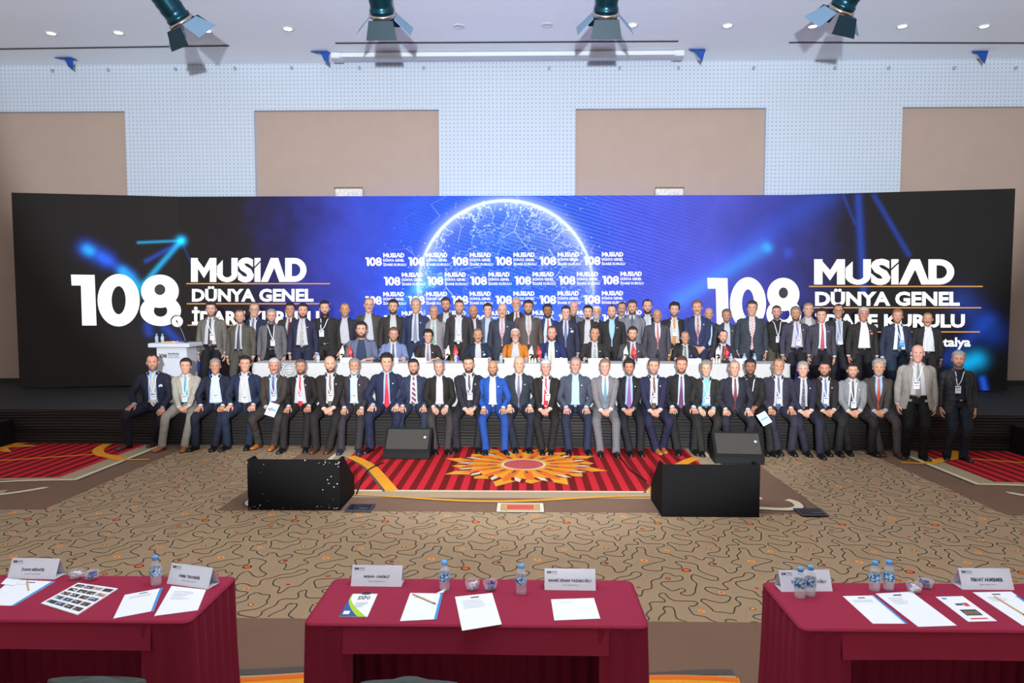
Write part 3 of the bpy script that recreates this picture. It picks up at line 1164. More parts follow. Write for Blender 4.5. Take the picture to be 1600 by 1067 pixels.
sc1 = 26.0 / 172.0
g1 = lambda a, b: fl((a - 111) * sc1, (509 - b) * 13.5 / 81.0, 0)
s.poly([g1(*q_) for q_ in ((111, 429), (148, 429.5), (151, 508.5), (128.5, 508.5), (126.5, 446), (112, 446))])
for (c_x, c_y, r_x, r_y, i_x, i_y, i_cy) in ((185.5, 469, 33, 41, 11, 22, 469), (250, 455, 29.5, 26, 8.4, 8.4, 452.5), (251, 485.5, 32, 23.8, 10.5, 9.3, 485.5)):
    an_ = np.arange(20) * 2 * math.pi / 20
    s.add([g1(c_x + r_x * math.cos(t_), c_y + r_y * math.sin(t_)) for t_ in an_] + [g1(c_x + i_x * math.cos(t_), i_cy + i_y * math.sin(t_)) for t_ in an_], [(i_, (i_ + 1) % 20, 20 + (i_ + 1) % 20, 20 + i_) for i_ in range(20)])

musiad(s, lambda a, b, o: fl(28 + 33 * a, 13 + 7 * b, o))
text_fit(s, 'DÜNYA GENEL', fl, 28, 61, 6.6, 11.6, bold=.03, res=2)
text_fit(s, 'İDARE KURULU', fl, 28, 64, 0, 5.2, bold=.03, res=2)
LOGO = s.mesh('logo', M_LETTER)
for yb, xs_ in ((415.5, (571, 638, 706, 774, 843, 912)), (446, (600, 667, 735, 804, 873, 941)), (476, (571, 638, 706, 774, 843, 912)), (506, (600, 667, 735, 804, 873, 941))):
    for i, px in enumerate(xs_):
        p = screen_pt(px, yb - (px - 571) * .004)
        link('logo', LOGO, SCREEN, (p[0], p[1], p[2]))

# black boxes at both ends of the stage front
M_BOX = mat('black_paint', (10, 9, 9), 0.7, spec=0.2, var=0.2, vscale=10)
for px0, px1, yt, yb, wh in ((-60, 21, 655, 694, 'left'), (1581, 1660, 664, 708, 'right')):
    a, b = at_z(px0, yb, 0), at_z(px1, yb, 0)
    ht = at_y((px0 + px1) / 2, yt, a[1])[2]
    t = thing('subwoofer', 'black subwoofer cabinet on the floor at the far %s end of the stage' % wh, 'speaker', ((a[0] + b[0]) / 2, stage_y((a[0] + b[0]) / 2) - .36, 0), group='subwoofers beside the stage')
    wd = b[0] - a[0]
    s = MB()
    s.bbox((0, 0, ht / 2), (wd, .58, ht), .012)
    s.build('cabinet', M_BOX, t)
    s = MB()
    s.box((0, -.292, ht / 2), (wd - .06, .012, ht - .06))
    s.build('grille', mat('dark_grille', (30, 29, 28), 0.6, .3), t)

# ================================================================== PEOPLE
NS = 2.4
TP = np.array([(-.17, .212, .130, .130), (-.08, .204, .132, .126), (0.0, .192, .130, .118), (.08, .180, .126, .108), (.16, .178, .124, .105), (.24, .186, .124, .112),
               (.32, .194, .122, .120), (.40, .194, .110, .118), (.44, .184, .096, .108), (.475, .150, .080, .094), (.505, .104, .066, .080), (.535, .072, .060, .066), (.57, .060, .054, .060)])


def unit(v):
    v = np.array(v, float)
    return v / (np.linalg.norm(v) + 1e-9)


TP[:10, 1] *= np.array([.96, .95, .94, .93, .93, .95, .97, 1.0, 1.03, 1.06])


class Fig:
    def __init__(s, k, P, lean, yaw, girth=1.0):
        s.k, s.P, s.g = k, np.array(P, float), girth
        s.r = np.array((math.cos(yaw), math.sin(yaw), 0))
        h = np.array((math.sin(yaw), -math.cos(yaw), 0))
        s.h = h
        s.a = h * math.sin(lean) + np.array((0, 0, math.cos(lean)))
        s.f = h * math.cos(lean) - np.array((0, 0, math.sin(lean)))

    def dims(s, q):
        w, df, db = (np.interp(q, TP[:, 0], TP[:, i]) for i in (1, 2, 3))
        g = 1 + (s.g - 1) * float(np.interp(q, [-.2, .1, .3, .46, .52], [1, 1, .8, .5, 0]))
        return w * g, df * g * (1 + (s.g - 1) * .8 * math.exp(-((q - .1) / .14) ** 2)), db * g

    def tp(s, q, phi, off=0.0):
        w, df, db = s.dims(q)
        sn, cs = math.sin(phi), math.cos(phi)
        x = (w + off) * math.copysign(abs(sn) ** (2 / NS), sn)
        y = ((df if cs > 0 else db) + off) * math.copysign(abs(cs) ** (2 / NS), cs)
        return s.P + s.k * (s.a * q + s.r * x + s.f * y)

    def px(s, q, x, off=0.0):
        """front surface point at lateral x"""
        w, df, db = s.dims(q)
        t = min(.999, abs(x) / (w + off))
        return s.tp(q, math.copysign(math.asin(t ** (NS / 2)), x), off)


def ik(a, b, l1, l2, pole):
    a, b = np.array(a, float), np.array(b, float)
    d = b - a
    L_ = np.linalg.norm(d)
    u = d / L_
    if L_ >= l1 + l2 - 1e-4:
        return a + u * (L_ * l1 / (l1 + l2))
    x = (l1 * l1 - l2 * l2 + L_ * L_) / (2 * L_)
    hgt = math.sqrt(max(l1 * l1 - x * x, 0))
    p = np.array(pole, float)
    p = unit(p - u * np.dot(p, u))
    return a + u * x + p * hgt


def smooth_path(pts, rad, k=3):
    p = catmull(pts, k)
    r = np.interp(np.linspace(0, len(pts) - 1, len(p)), np.arange(len(pts)), rad)
    return p, list(r)


# ---- head ------------------------------------------------------------------------
HT = np.array([(-.020, .056, .056, .070), (-.006, .050, .072, .071), (0.0, .050, .081, .072), (.012, .053, .089, .073), (.03, .059, .091, .076), (.05, .064, .091, .080), (.075, .069, .092, .088),
               (.10, .0725, .092, .095), (.12, .0745, .091, .099), (.14, .0755, .093, .100), (.165, .0755, .091, .100), (.185, .072, .084, .096), (.205, .062, .068, .083), (.222, .043, .044, .060), (.2335, .014, .015, .022)])
NC = 44
_t = np.arange(NC) * 2 * math.pi / NC
HPHI = _t - .38 * np.sin(_t)
HZ = np.concatenate([[-.020, -.010], np.linspace(-.002, .150, 26), np.linspace(.158, .224, 9), [.2335]])


def head_grid(fw=1.0, nose=1.0, jaw=1.0):
    Z = np.repeat(HZ[:, None], NC, 1)
    PH = np.repeat(HPHI[None], len(HZ), 0)
    a = np.interp(Z, HT[:, 0], HT[:, 1]) * fw
    a = a * (1 + (jaw - 1) * np.clip((.10 - Z) / .10, 0, 1))
    yf, yb = np.interp(Z, HT[:, 0], HT[:, 2]), np.interp(Z, HT[:, 0], HT[:, 3])
    sn, cs = np.sin(PH), np.cos(PH)
    nf = np.where(Z < .03, 1.85, 2.25)
    x = a * np.sign(sn) * np.abs(sn) ** (2 / nf)
    y = np.where(cs > 0, yf, yb) * np.sign(cs) * np.abs(cs) ** (2 / nf)
    fr = np.clip(cs * 2, 0, 1)
    g = lambda cx, cz, sx, sz: np.exp(-((x - cx) / sx) ** 2 - ((Z - cz) / sz) ** 2)
    ns_ = np.exp(-(x / (.0115 + .35 * np.clip(.10 - Z, 0, .03))) ** 2) * np.interp(Z, [.070, .076, .084, .10, .125, .14], [0, .016, .026, .018, .008, .003])
    d = ns_ * nose
    for e in (-1, 1):
        d = d - .0105 * g(e * .031, .1185, .014, .0105)
        d = d + .0035 * g(e * .030, .136, .022, .007)
        d = d + .004 * g(e * .042, .088, .02, .02)
    d = d + .0045 * g(0, .0515, .020, .0045) + .005 * g(0, .0405, .017, .005) - .0035 * g(0, .0465, .024, .003) - .003 * g(0, .031, .02, .005) + .005 * g(0, .012, .018, .012)
    y = y + d * fr
    return x, y, Z, PH


HAIR = {  # angle (deg from front) -> lower hair limit
    'full': ([0, 25, 45, 60, 70, 80, 95, 105, 120, 180], [.188, .187, .178, .160, .120, .098, .098, .070, .048, .030]),
    'recede': ([0, 15, 30, 48, 60, 70, 80, 95, 105, 120, 180], [.199, .206, .210, .195, .165, .122, .100, .098, .070, .048, .030]),
    'horse': ([0, 55, 66, 72, 80, 95, 105, 120, 180], [.9, .9, .16, .12, .100, .098, .070, .048, .030]),
}
HAIR['buzz'] = HAIR['full']
HAIR['wavy'] = HAIR['full']
HAIR['spiky'] = HAIR['full']
HAIR['buzzr'] = HAIR['recede']


def skin_mat(tone, i):
    r = random.Random(i * 31 + 5)
    base = {'l': (202, 150, 126), 'm': (188, 133, 106), 'd': (156, 104, 79)}[tone]
    j = r.uniform(-7, 7)
    c = tuple(max(0, min(255, v + j + r.uniform(-3, 3))) for v in base)
    return mat('skin', tuple(round(v) for v in c), 0.5, spec=0.35, var=0.08, vscale=30)


def fabric(c, name='suit_cloth', rough=0.8, bump=0.8):
    return mat(name, c, rough, spec=0.25, var=0.10, vscale=40, bump=bump, bscale=11)


def pattern(kind, c1, c2, scale=60.0):
    key = ('pat', kind, c1, c2, scale)
    if key in _mc:
        return _mc[key]
    m, nt, b = new_mat('patterned_cloth')
    tc = nt.nodes.new('ShaderNodeTexCoord')
    sep = nt.nodes.new('ShaderNodeSeparateXYZ')
    nt.links.new(tc.outputs['Object'], sep.inputs[0])
    x, z = X(sep.outputs[0]), X(sep.outputs[2])
    if kind == 'stripe':
        f = X.m('FRACT', (x * .9 + z + 5.0) * scale).gt(.5)
    elif kind == 'tristripe':
        q = X.m('FRACT', (x * .9 + z + 5.0) * scale)
        f = q.gt(.36)
    elif kind == 'pin':
        f = X.m('FRACT', (x + 5.0) * scale).gt(.8)
    elif kind == 'check':
        f = X.m('MAXIMUM', X.m('FRACT', (x + 5.0) * scale).gt(.82), X.m('FRACT', (z + 5.0) * scale).gt(.82))
    elif kind == 'plaid':
        f = X.m('FRACT', (x + z + 5.0) * scale).gt(.6) * .6 + X.m('FRACT', (x - z + 5.0) * scale).gt(.6) * .4
    else:
        v = nt.nodes.new('ShaderNodeTexVoronoi')
        v.inputs['Scale'].default_value = scale * 1.5
        nt.links.new(tc.outputs['Object'], v.inputs['Vector'])
        f = X(v.outputs['Distance']).lt(.34 if kind == 'dots' else .5)
    mx = nt.nodes.new('ShaderNodeMix')
    mx.data_type = 'RGBA'
    nt.links.new(f.s, mx.inputs[0])
    mx.inputs[6].default_value = lin(c1)
    mx.inputs[7].default_value = lin(c2)
    if kind == 'tristripe':
        m3 = nt.nodes.new('ShaderNodeMix')
        m3.data_type = 'RGBA'
        nt.links.new(q.gt(.70).s, m3.inputs[0])
        nt.links.new(mx.outputs[2], m3.inputs[6])
        m3.inputs[7].default_value = lin((44, 46, 84))
        nt.links.new(m3.outputs[2], b.inputs['Base Color'])
    else:
        nt.links.new(mx.outputs[2], b.inputs['Base Color'])
    b.inputs['Roughness'].default_value = .7
    _mc[key] = m
    return m


def quilted():
    m, nt, b = new_mat('quilted_black')
    tc = nt.nodes.new('ShaderNodeTexCoord')
    sep = nt.nodes.new('ShaderNodeSeparateXYZ')
    nt.links.new(tc.outputs['Object'], sep.inputs[0])
    x, y, z = X(sep.outputs[0]), X(sep.outputs[1]), X(sep.outputs[2])
    p = 1 / .062
    a = (X.m('FRACT', ((x + y) * .8 + z * .7 + 9.0) * p) - .5).abs()
    c = (X.m('FRACT', ((x + y) * .8 - z * .7 + 9.0) * p) - .5).abs()
    hgt = X.m('MINIMUM', .5 - a, .5 - c)
    hgt = hgt.sqrt()
    bp = nt.nodes.new('ShaderNodeBump')
    bp.inputs['Strength'].default_value = .7
    bp.inputs['Distance'].default_value = .012
    nt.links.new(hgt.s, bp.inputs['Height'])
    nt.links.new(bp.outputs['Normal'], b.inputs['Normal'])
    b.inputs['Base Color'].default_value = lin((28, 28, 32))
    b.inputs['Roughness'].default_value = .65
    return m


M_EYEW = mat('eye_white', (226, 216, 208), 0.3)
M_IRIS = mat('eye_dark', (34, 22, 16), 0.25)
M_BADGE = mat('badge_white', (232, 232, 238), 0.4)
M_BADGEP = mat('badge_print', (70, 74, 92), 0.5)
M_STRAP = mat('lanyard_white', (216, 218, 226), 0.6)
M_STRAPB = mat('lanyard_dark', (50, 50, 62), 0.6)
M_WIRE = mat('glasses_dark', (34, 30, 28), 0.3)
M_WIREL = mat('glasses_light', (196, 186, 176), 0.25, 0.6)
M_STEEL = mat('watch_steel', (190, 190, 196), 0.25, 1.0)
M_BELT = mat('belt_black', (16, 15, 15), 0.4)
M_QUILT = None


def shoe(mb, ank, d, k, mi=0, mis=1):
    d = unit((d[0], d[1], 0))
    sd = np.array((-d[1], d[0], 0))
    base = np.array((ank[0], ank[1], 0.0))
    rings, soles = [], []
    for l, w, h in ((-.075, .022, .055), (-.065, .032, .085), (-.02, .037, .095), (.03, .039, .088), (.075, .043, .066), (.12, .048, .052), (.165, .046, .044), (.198, .036, .036), (.216, .014, .024)):
        c = base + d * l * k
        rings.append(np.array([c + k * (sd * w * math.cos(t) + np.array((0, 0, 1.0)) * (h * max(0, math.sin(t)) ** .8 + .012)) for t in np.linspace(0, math.pi, 9)]))
        soles.append(np.array([c + k * (sd * w * 1.06 * sx + np.array((0, 0, z))) for sx, z in ((1, .002), (1, .016), (-1, .016), (-1, .002))]))
    mb.loft(rings, closed=True, mi=mi)
    mb.loft(soles, closed=True, mi=mis)


def hand(mb, W_, d, nb, th, k, curl=.25, spread=.12, mi=0):
    """W_ wrist, d finger direction, nb back-of-hand normal, th direction of the thumb side"""
    d = unit(d)
    nb = unit(np.array(nb) - d * np.dot(nb, d))
    s = unit(np.cross(d, nb))
    if np.dot(s, th) < 0:
        s = -s
    W_ = np.array(W_)
    rings = []
    for l, w, t in ((-.03, .026, .021), (.0, .027, .020), (.03, .036, .018), (.062, .042, .015), (.092, .041, .012)):
        an = np.arange(10) * 2 * math.pi / 10
        rings.append(W_ + k * (d * l + (np.cos(an)[:, None] * s * w + np.sin(an)[:, None] * nb * t)))
    mb.loft(rings, mi=mi)
    for o, L_ in ((.031, .072), (.0105, .081), (-.010, .075), (-.030, .058)):
        dd = unit(d + s * o * spread * 22)
        p = W_ + k * (d * .082 + s * o)
        pts, rr = [p], [.0098]
        ang = curl * .5
        for q, rad in ((.42, .0095), (.33, .0088), (.25, .0066)):
            v = unit(dd * math.cos(ang) - nb * math.sin(ang))
            p = p + v * L_ * q * k
            pts.append(p)
            rr.append(rad)
            ang += curl
        mb.tube(pts, [r_ * k for r_ in rr], 6, mi=mi)
    p0 = W_ + k * (d * .018 + s * .024 - nb * .004)
    v = unit(d * .75 + s * .75 - nb * .25)
    p1 = p0 + v * .042 * k
    p2 = p1 + unit(d * .95 + s * .30 - nb * .3 * (1 + curl)) * .03 * k
    p3 = p2 + unit(d * .98 + s * .05 - nb * .35 * (1 + curl)) * .024 * k
    mb.tube([p0, p1, p2, p3], [.015 * k, .0125 * k, .0105 * k, .007 * k], 6, mi=mi)


def make_person(i, d):
    """d: dict of the person; see the tables below"""
    rnd = random.Random(1000 + i)
    pose = d['pose']
    k = d['k']
    seat = pose in ('sit', 'table')
    root_loc = d['loc']
    yaw = d.get('yaw', 0.0)
    lean = d.get('lean', math.radians(6 if pose == 'sit' else (10 if pose == 'table' else -1)))
    hz = d['hipz']
    F_ = Fig(k, (0, 0, hz), lean, yaw, d.get('girth', 1.0))
    up = np.array((0, 0, 1.0))
    sk = skin_mat(d.get('skin', 'l'), i)
    body = MB()
    # ---------------- legs
    legs = []
    kl = max(k, 1.0) if pose == 'sit' else k
    TH, SHN = (.452 * kl, .440 * kl) if pose == 'sit' else (.452 * kl, .452 * kl)
    for sg in (-1, 1):
        H = F_.P + k * (F_.r * sg * .092 + F_.h * .01)
        if pose == 'stand':
            A_ = np.array((0, 0, .085 * k)) + F_.r * sg * .115 * k + F_.h * (.02 if sg > 0 else -.01)
            dirf = unit(F_.h + F_.r * sg * .28)
            K = ik(H, A_, TH, SHN, F_.h)
        elif pose == 'table':
            K = H + F_.h * .42 * k + F_.r * sg * .05 + up * .0
            A_ = K + F_.h * .02 - up * (K[2] - .085)
            dirf = unit(F_.h)
        else:
            ft = d.get('feet')
            if ft is not None:
                c = np.array(ft[0 if sg < 0 else 1])
                dirf = unit(np.array((c[0] - H[0], -.42, 0)))
                A_ = np.array((c[0], c[1], .088)) - dirf * .015
            else:
                A_ = np.array((H[0] + sg * .05, -.42, .088))
                dirf = unit((sg * .25, -1, 0))
            K = ik(H, A_, TH, SHN, unit(F_.h * 1.0 + up * .9 + F_.r * sg * (.42 + d.get('spread', 0))))
            if K[2] > hz - .02 + .02:
                pass
        legs.append((H, K, A_, dirf))
    # trousers
    tr = MB()
    rings = []
    for q in (-.085, -.05, 0.0, .05, .10):
        rings.append(np.array([F_.tp(q, t, -.020) for t in np.arange(20) * 2 * math.pi / 20]))
    tr.loft(rings)
    for sg, (H, K, A_, dirf) in zip((-1, 1), legs):
        wv = .004 * rnd.uniform(-1, 1)
        bot = A_ + np.array((0, 0, -.042))
        pts = [H + (up * .02 if pose == 'stand' else -F_.h * .04), H + (K - H) * .35, H + (K - H) * .75, K + (F_.h * .012 if seat else 0), K + (A_ - K) * .35, K + (A_ - K) * .75, bot]
        pp, rr = smooth_path(pts, [.104 * k, .098 * k, .082 * k, .074 * k, .068 * k, .063 * k, .066 * k])
        tr.tube(pp, rr, 12, up=F_.h if pose == 'stand' else up)
    # body core: torso, limbs under the clothes
    rings = [np.array([F_.tp(q, t, -.03) for t in np.arange(12) * 2 * math.pi / 12]) for q in (-.08, 0, .1, .2, .3, .4, .45, .49)]
    body.loft(rings)
    for (H, K, A_, dirf) in legs:
        body.tube([H, (H + K) / 2, K, (K + A_) / 2, A_ + up * .0, A_ + dirf * .03 - up * .06 * k], [.07 * k, .065 * k, .05 * k, .047 * k, .030 * k, .014], 8)
    # ---------------- arms
    UP, FO = .285 * k, .255 * k
    jk = MB()
    cuffs, wrists = [], []
    hp = d.get('hands', 'down')
    for sg in (-1, 1):
        SJ = F_.P + k * (F_.a * .432 + F_.r * sg * (.162 * (1 + (F_.g - 1) * .5)) - F_.f * .005)
        h1 = hp[0 if sg < 0 else 1] if isinstance(hp, tuple) else hp
        H, K, A_, _d = legs[0 if sg < 0 else 1]
        curl, spread = .22, .12
        if h1 == 'knee':
            tdir = unit(K - H)
            Wr = H + (K - H) * d.get('reach', .60) + up * (.112 * k) + F_.r * sg * .015
            hd = unit(tdir + np.array((0, 0, -.06)) + F_.r * (-sg * .12))
            nb, th = up, -sg * F_.r
            pole = F_.r * sg * .75 - F_.h * .6 - up * .3
        elif h1 == 'clasp':
            Wr = F_.P + F_.h * (.355 * k) + F_.r * sg * .078 + up * (-.005 + d.get('clz', 0)) + F_.h * (.02 * sg)
            hd = unit(-sg * F_.r * .85 + F_.h * .62 - up * .38)
            nb, th = F_.h * .5 + up * .85, up * .2 - F_.h * .8
            curl, spread = .55, .02
            if sg > 0:
                Wr = Wr + up * .022
            pole = F_.r * sg * .6 - F_.h * .6 - up * .3
        elif h1 == 'thigh':
            Wr = H + (K - H) * .55 + up * (.112 * k) - F_.r * sg * .02
            hd = unit(unit(K - H) - F_.r * sg * .45 - up * .25)
            nb, th = up, -sg * F_.r
            curl = .4
            pole = F_.r * sg * .6 - F_.h * .5 - up * .3
        elif h1 == 'table':
            Wr = np.array((0, 0, d['tz'] + .032)) + F_.h * (.44) + F_.r * sg * .19
            hd = unit(F_.h * .55 - sg * F_.r * .85)
            nb, th = up, -sg * F_.r * .3 - F_.h
            curl, spread = .35, .05
            pole = F_.r * sg * .55 - F_.h * .3 - up * 1.0
        elif h1 == 'front':
            Wr = F_.P + F_.h * (.20 * k) + F_.r * sg * .085 - F_.a * .03 * k
            hd = unit(-sg * F_.r * .8 - up * .6 + F_.h * .2)
            nb, th = F_.h, up
            curl, spread = .5, .02
            if sg > 0:
                Wr = Wr + F_.h * .03
            pole = F_.r * sg * 1.0 - F_.h * .6
        else:   # down
            Wr = SJ + k * (-up * .525 + F_.r * sg * .075 + F_.h * d.get('fwd', .05))
            hd = unit(-up + F_.h * .12 - F_.r * sg * .06)
            nb, th = F_.r * sg, F_.h
            curl, spread = .45, .03
            pole = F_.r * sg * .6 - F_.h * .8
        E = ik(SJ, Wr, UP, FO, pole)
        fd = unit(Wr - E)
        end = Wr - fd * .012 * k
        pts = [SJ + F_.a * .012 * k - F_.r * sg * .05 * k, SJ + F_.r * sg * .014 * k, SJ + (E - SJ) * .45 + F_.r * sg * .006, E, E + (Wr - E) * .5, end]
        pp, rr = smooth_path(pts, [.055 * k, .068 * k, .063 * k, .056 * k, .051 * k, .045 * k])
        jk.tube(pp, rr, 12, up=F_.f)
        wrists.append((Wr, fd, sg))
        body.tube([SJ, (SJ + E) / 2, E, (E + Wr) / 2, Wr], [.05 * k, .045 * k, .04 * k, .036 * k, .027 * k], 8)
        hand(body, Wr, hd, nb, th, max(k, .95) * 1.12, curl, spread)
    # ---------------- jacket / top
    style = d.get('style', 'open')
    top = d.get('top', 'jacket')
    XO = {'closed': ([-.17, 0.0, .10, .14, .30, .42, .50, .57], [.070, .020, .006, .010, .052, .060, .052, .045]),
          'open': ([-.17, 0, .15, .30, .42, .50, .57], [.125, .082, .066, .064, .062, .052, .045]),
          'wide': ([-.17, 0, .15, .30, .42, .50, .57], [.15, .12, .100, .088, .072, .055, .046]),
          'shut': ([-.17, .3, .42, .50, .57], [.004, .004, .03, .05, .045])}[style]
    if d.get('narrow'):
        XO = (XO[0], [v * d['narrow'] for v in XO[1]])
    hem = -.03 if seat else -.155
    jm = d['jm']
    parent_shift = None
    if top == 'jacket':
        rings = []
        for q in list(np.linspace(hem, .42, 13)) + [.445, .47, .49, .51, .53, .545]:
            w_, _, _ = F_.dims(q)
            xo = float(np.interp(q, *XO))
            p0 = math.asin(min(.98, (xo / (w_ + .014)) ** (NS / 2)))
            fl_ = .014 + (.012 * max(0, (.02 - q) / .15) if not seat else .03 * max(0, (.03 - q) / .06))
            rings.append(np.array([F_.tp(q, t, fl_ + .002 * math.sin(9 * t + q * 40 + i)) for t in np.linspace(p0, 2 * math.pi - p0, 32)]))
        jk.loft(rings, closed=False)
        # folded edge so the fronts have thickness
        inner = [np.array([F_.tp(q, 0, 0) for q in [0]])]
    elif top == 'sweater':
        rings = [np.array([F_.tp(q, t, .010) for t in np.arange(28) * 2 * math.pi / 28]) for q in list(np.linspace(hem + .08, .42, 11)) + [.445, .47, .49, .51, .528]]
        jk.loft(rings)
    # ---------------- head
    hy = d.get('hyaw', 0.0)
    hp_, hr_ = d.get('hpitch', 0.0), d.get('hroll', rnd.uniform(-.05, .05))
    Hm = np.array((Matrix.Rotation(hy, 3, 'Z') @ Matrix.Rotation(hr_, 3, 'Y') @ Matrix.Rotation(hp_, 3, 'X')))
    NB = F_.P + k * F_.a * .525
    O = NB + k * (up * .041 + F_.h * .014)
    x, y, Z, PH = head_grid(d.get('fw', 1.0) * rnd.uniform(.97, 1.04), rnd.uniform(.85, 1.2), d.get('jaw', 1.0) * rnd.uniform(.97, 1.06))

    def hw(p):
        """head-local (x, front, z) -> person space"""
        p = np.asarray(p, float)
        q = np.stack([p[..., 0], -p[..., 1], p[..., 2]], -1)
        return O + k * 1.07 * (q @ Hm.T)
    G = np.stack([x, y, Z], -1)
    GW = hw(G)
    rings = [np.array([NB - k * F_.a * .05 + k * (.058 * math.sin(t) * F_.r + .055 * math.cos(t) * F_.f) for t in HPHI]),
             np.array([NB + k * (.056 * math.sin(t) * F_.r + .054 * math.cos(t) * F_.f) for t in HPHI])]
    nr = len(HZ)
    o0 = body.loft(rings + [GW[r_] for r_ in range(nr)], caps=(False, True), mi=0)
    # materials on the face: lips, stubble
    nf0 = len(body.mi) - 1 - (nr + 1) * NC
    deg = np.abs((np.degrees(PH) + 180) % 360 - 180)
    beard = d.get('beard')
    zmax = np.interp(deg, [0, 18, 35, 55, 70, 80], [.074, .070, .057, .064, .088, .112])
    bmask = (deg < 84) & (Z < zmax) & (Z > -.016) & ~((np.abs(x) < .021) & (Z > .036) & (Z < .057))
    for r_ in range(nr - 1):
        for c_ in range(NC):
            zc, xc = HZ[r_] + .003, x[r_, c_]
            fi = nf0 + (r_ + 2) * NC + c_
            if deg[r_, c_] < 60 and abs(xc) < .0165 and .0395 < zc < .0535:
                body.mi[fi] = 1
            elif beard == 'stubble' and bmask[r_, c_] and bmask[r_ + 1, c_]:
                body.mi[fi] = 4
    for e in (-1, 1):
        body.ball(hw((e * (.0745 * d.get('fw', 1.0) + .005), -.008, .104)), (.010 * k, .018 * k, .031 * k), 8, 6)
        # eyes
        j = int(np.argmin(np.abs(x[15] - e * .031) + (deg[15] > 90)))
        ri = int(np.argmin(np.abs(HZ - .1185)))
        j = int(np.argmin(np.abs(x[ri] - e * .031) + 9 * (deg[ri] > 90)))
        ys = y[ri, j]
        body.ball(hw((e * .031, ys - .0015, .1185)), (.0135 * k, .006 * k, .0052 * k), 8, 5, 2)
        body.ball(hw((e * .031, ys + .0022, .1185)), (.0060 * k, .004 * k, .0050 * k), 7, 4, 3)
    hc = d.get('hc', (38, 30, 26))
    lipc = mat('lips', (172, 106, 92), 0.5)
    stc = mat('stubble_skin', (128, 100, 88), 0.7) if beard == 'stubble' else sk
    P_ = body.build('person', [sk, lipc, M_EYEW, M_IRIS, stc], smooth=True, loc=root_loc)
    tag(P_, d['label'], 'person', d['group'])
    # ---------------- hair, beard, brows
    hm = mat('hair', hc, 0.6, spec=0.3, var=0.35, vscale=60)
    cen = np.array((0, 0, .115))

    def shell(mask, th, name, m_, jit=.25):
        full = mask.copy()
        er = full & np.roll(full, 1, 1) & np.roll(full, -1, 1)
        er[1:] &= full[:-1]
        er[:-1] &= full[1:]
        dirs = G - cen
        dirs = dirs / (np.linalg.norm(dirs, axis=-1, keepdims=True) + 1e-9)
        jt = np.array([[rnd.uniform(1 - jit, 1 + jit) for _ in range(NC)] for _ in range(nr)])
        off = np.where(er, th * jt, .0022)
        Q = hw(G + dirs * off[..., None])
        idx = -np.ones((nr, NC), int)
        vs, fs = [], []
        for r_ in range(nr):
            for c_ in range(NC):
                if mask[r_, c_]:
                    idx[r_, c_] = len(vs)
                    vs.append(Q[r_, c_])
        for r_ in range(nr - 1):
            for c_ in range(NC):
                c2 = (c_ + 1) % NC
                q = (idx[r_, c_], idx[r_, c2], idx[r_ + 1, c2], idx[r_ + 1, c_])
                if min(q) >= 0:
                    fs.append(q)
        if mask[-1].all():
            fs.append(tuple(idx[-1]))
        if fs:
            s_ = MB()
            s_.add(vs, fs)
            s_.build(name, m_, P_, True)
    ht = d.get('hair', 'full')
    if ht in HAIR:
        lim = np.interp(deg, *HAIR[ht])
        mk = (Z > lim) & (Z > -.01)
        if ht == 'horse':
            mk &= Z < .182
        base = {'full': .013, 'wavy': .020, 'spiky': .022, 'recede': .009, 'horse': .006, 'buzz': .005, 'buzzr': .004}[ht]
        topf = np.interp(Z, [.05, .12, .17, .21], [.35, .6, 1.0, 1.15])
        shell(mk, base * topf, 'hair', hm, .45 if ht in ('wavy', 'spiky') else .2)
    if beard in ('short', 'full', 'goatee'):
        mk = bmask.copy()
        if beard == 'goatee':
            mk &= (np.abs(x) < .030) & (deg < 60)
        th = {'short': .0035, 'full': .011, 'goatee': .005}[beard] * np.interp(Z, [-.02, .02, .06, .1], [1.3, 1.2, .8, .5])
        bc_ = d.get('bc', hc)
        mixf = .34 if beard == 'short' else .15
        bc_ = tuple(round(v * (1 - mixf) + u * mixf) for v, u in zip(bc_, (176, 128, 104)))
        shell(mk, th, 'beard', mat('hair', bc_, 0.8, spec=0.15, var=0.35, vscale=60))
    if beard == 'mou':
        mk = (np.abs(x) < .034) & (deg < 70) & (Z > .053) & (Z < .076)
        shell(mk, np.full_like(Z, .008), 'moustache', mat('hair', d.get('bc', hc), 0.7, spec=0.2, var=0.35, vscale=60))
    ri = int(np.argmin(np.abs(HZ - .137)))
    bcol = d.get('brow', hc if sum(hc) < 330 else (96, 84, 76))
    for e in (-1, 1):
        bm_ = MB()
        ln_ = []
        for xx in np.linspace(.013, .049, 5):
            j = int(np.argmin(np.abs(x[ri] - e * xx) + 9 * (deg[ri] > 90)))
            zz = .134 + .004 * math.sin((xx - .013) / .036 * math.pi * .8)
            ln_.append(hw((e * xx, y[ri, j] + .0012, zz)))
        bm_.tube(ln_, [.003 * k, .0040 * k, .0038 * k, .0034 * k, .0016 * k], 5)
        bm_.build('eyebrow', mat('hair', bcol, 0.7, spec=0.2, var=0.35, vscale=60), P_, True)
    if d.get('glasses'):
        gm = MB()
        ri = int(np.argmin(np.abs(HZ - .118)))
        yg = .102
        for e in (-1, 1):
            lp = [hw((e * .031 + .0215 * math.cos(t) * 1.05, yg - abs(math.cos(t)) * .002, .117 + .0165 * math.sin(t))) for t in np.arange(13) * 2 * math.pi / 12]
            gm.tube(lp, .0016 * k, 4, caps=(False, False))
            gm.tube([hw((e * .053, yg - .004, .121)), hw((e * .072, .05, .121)), hw((e * .079, -.005, .118))], .0014 * k, 4)
        gm.tube([hw((-.010, yg, .120)), hw((.010, yg, .120))], .0016 * k, 4)
        gm.build('glasses', M_WIREL if d['glasses'] == 'l' else M_WIRE, P_)
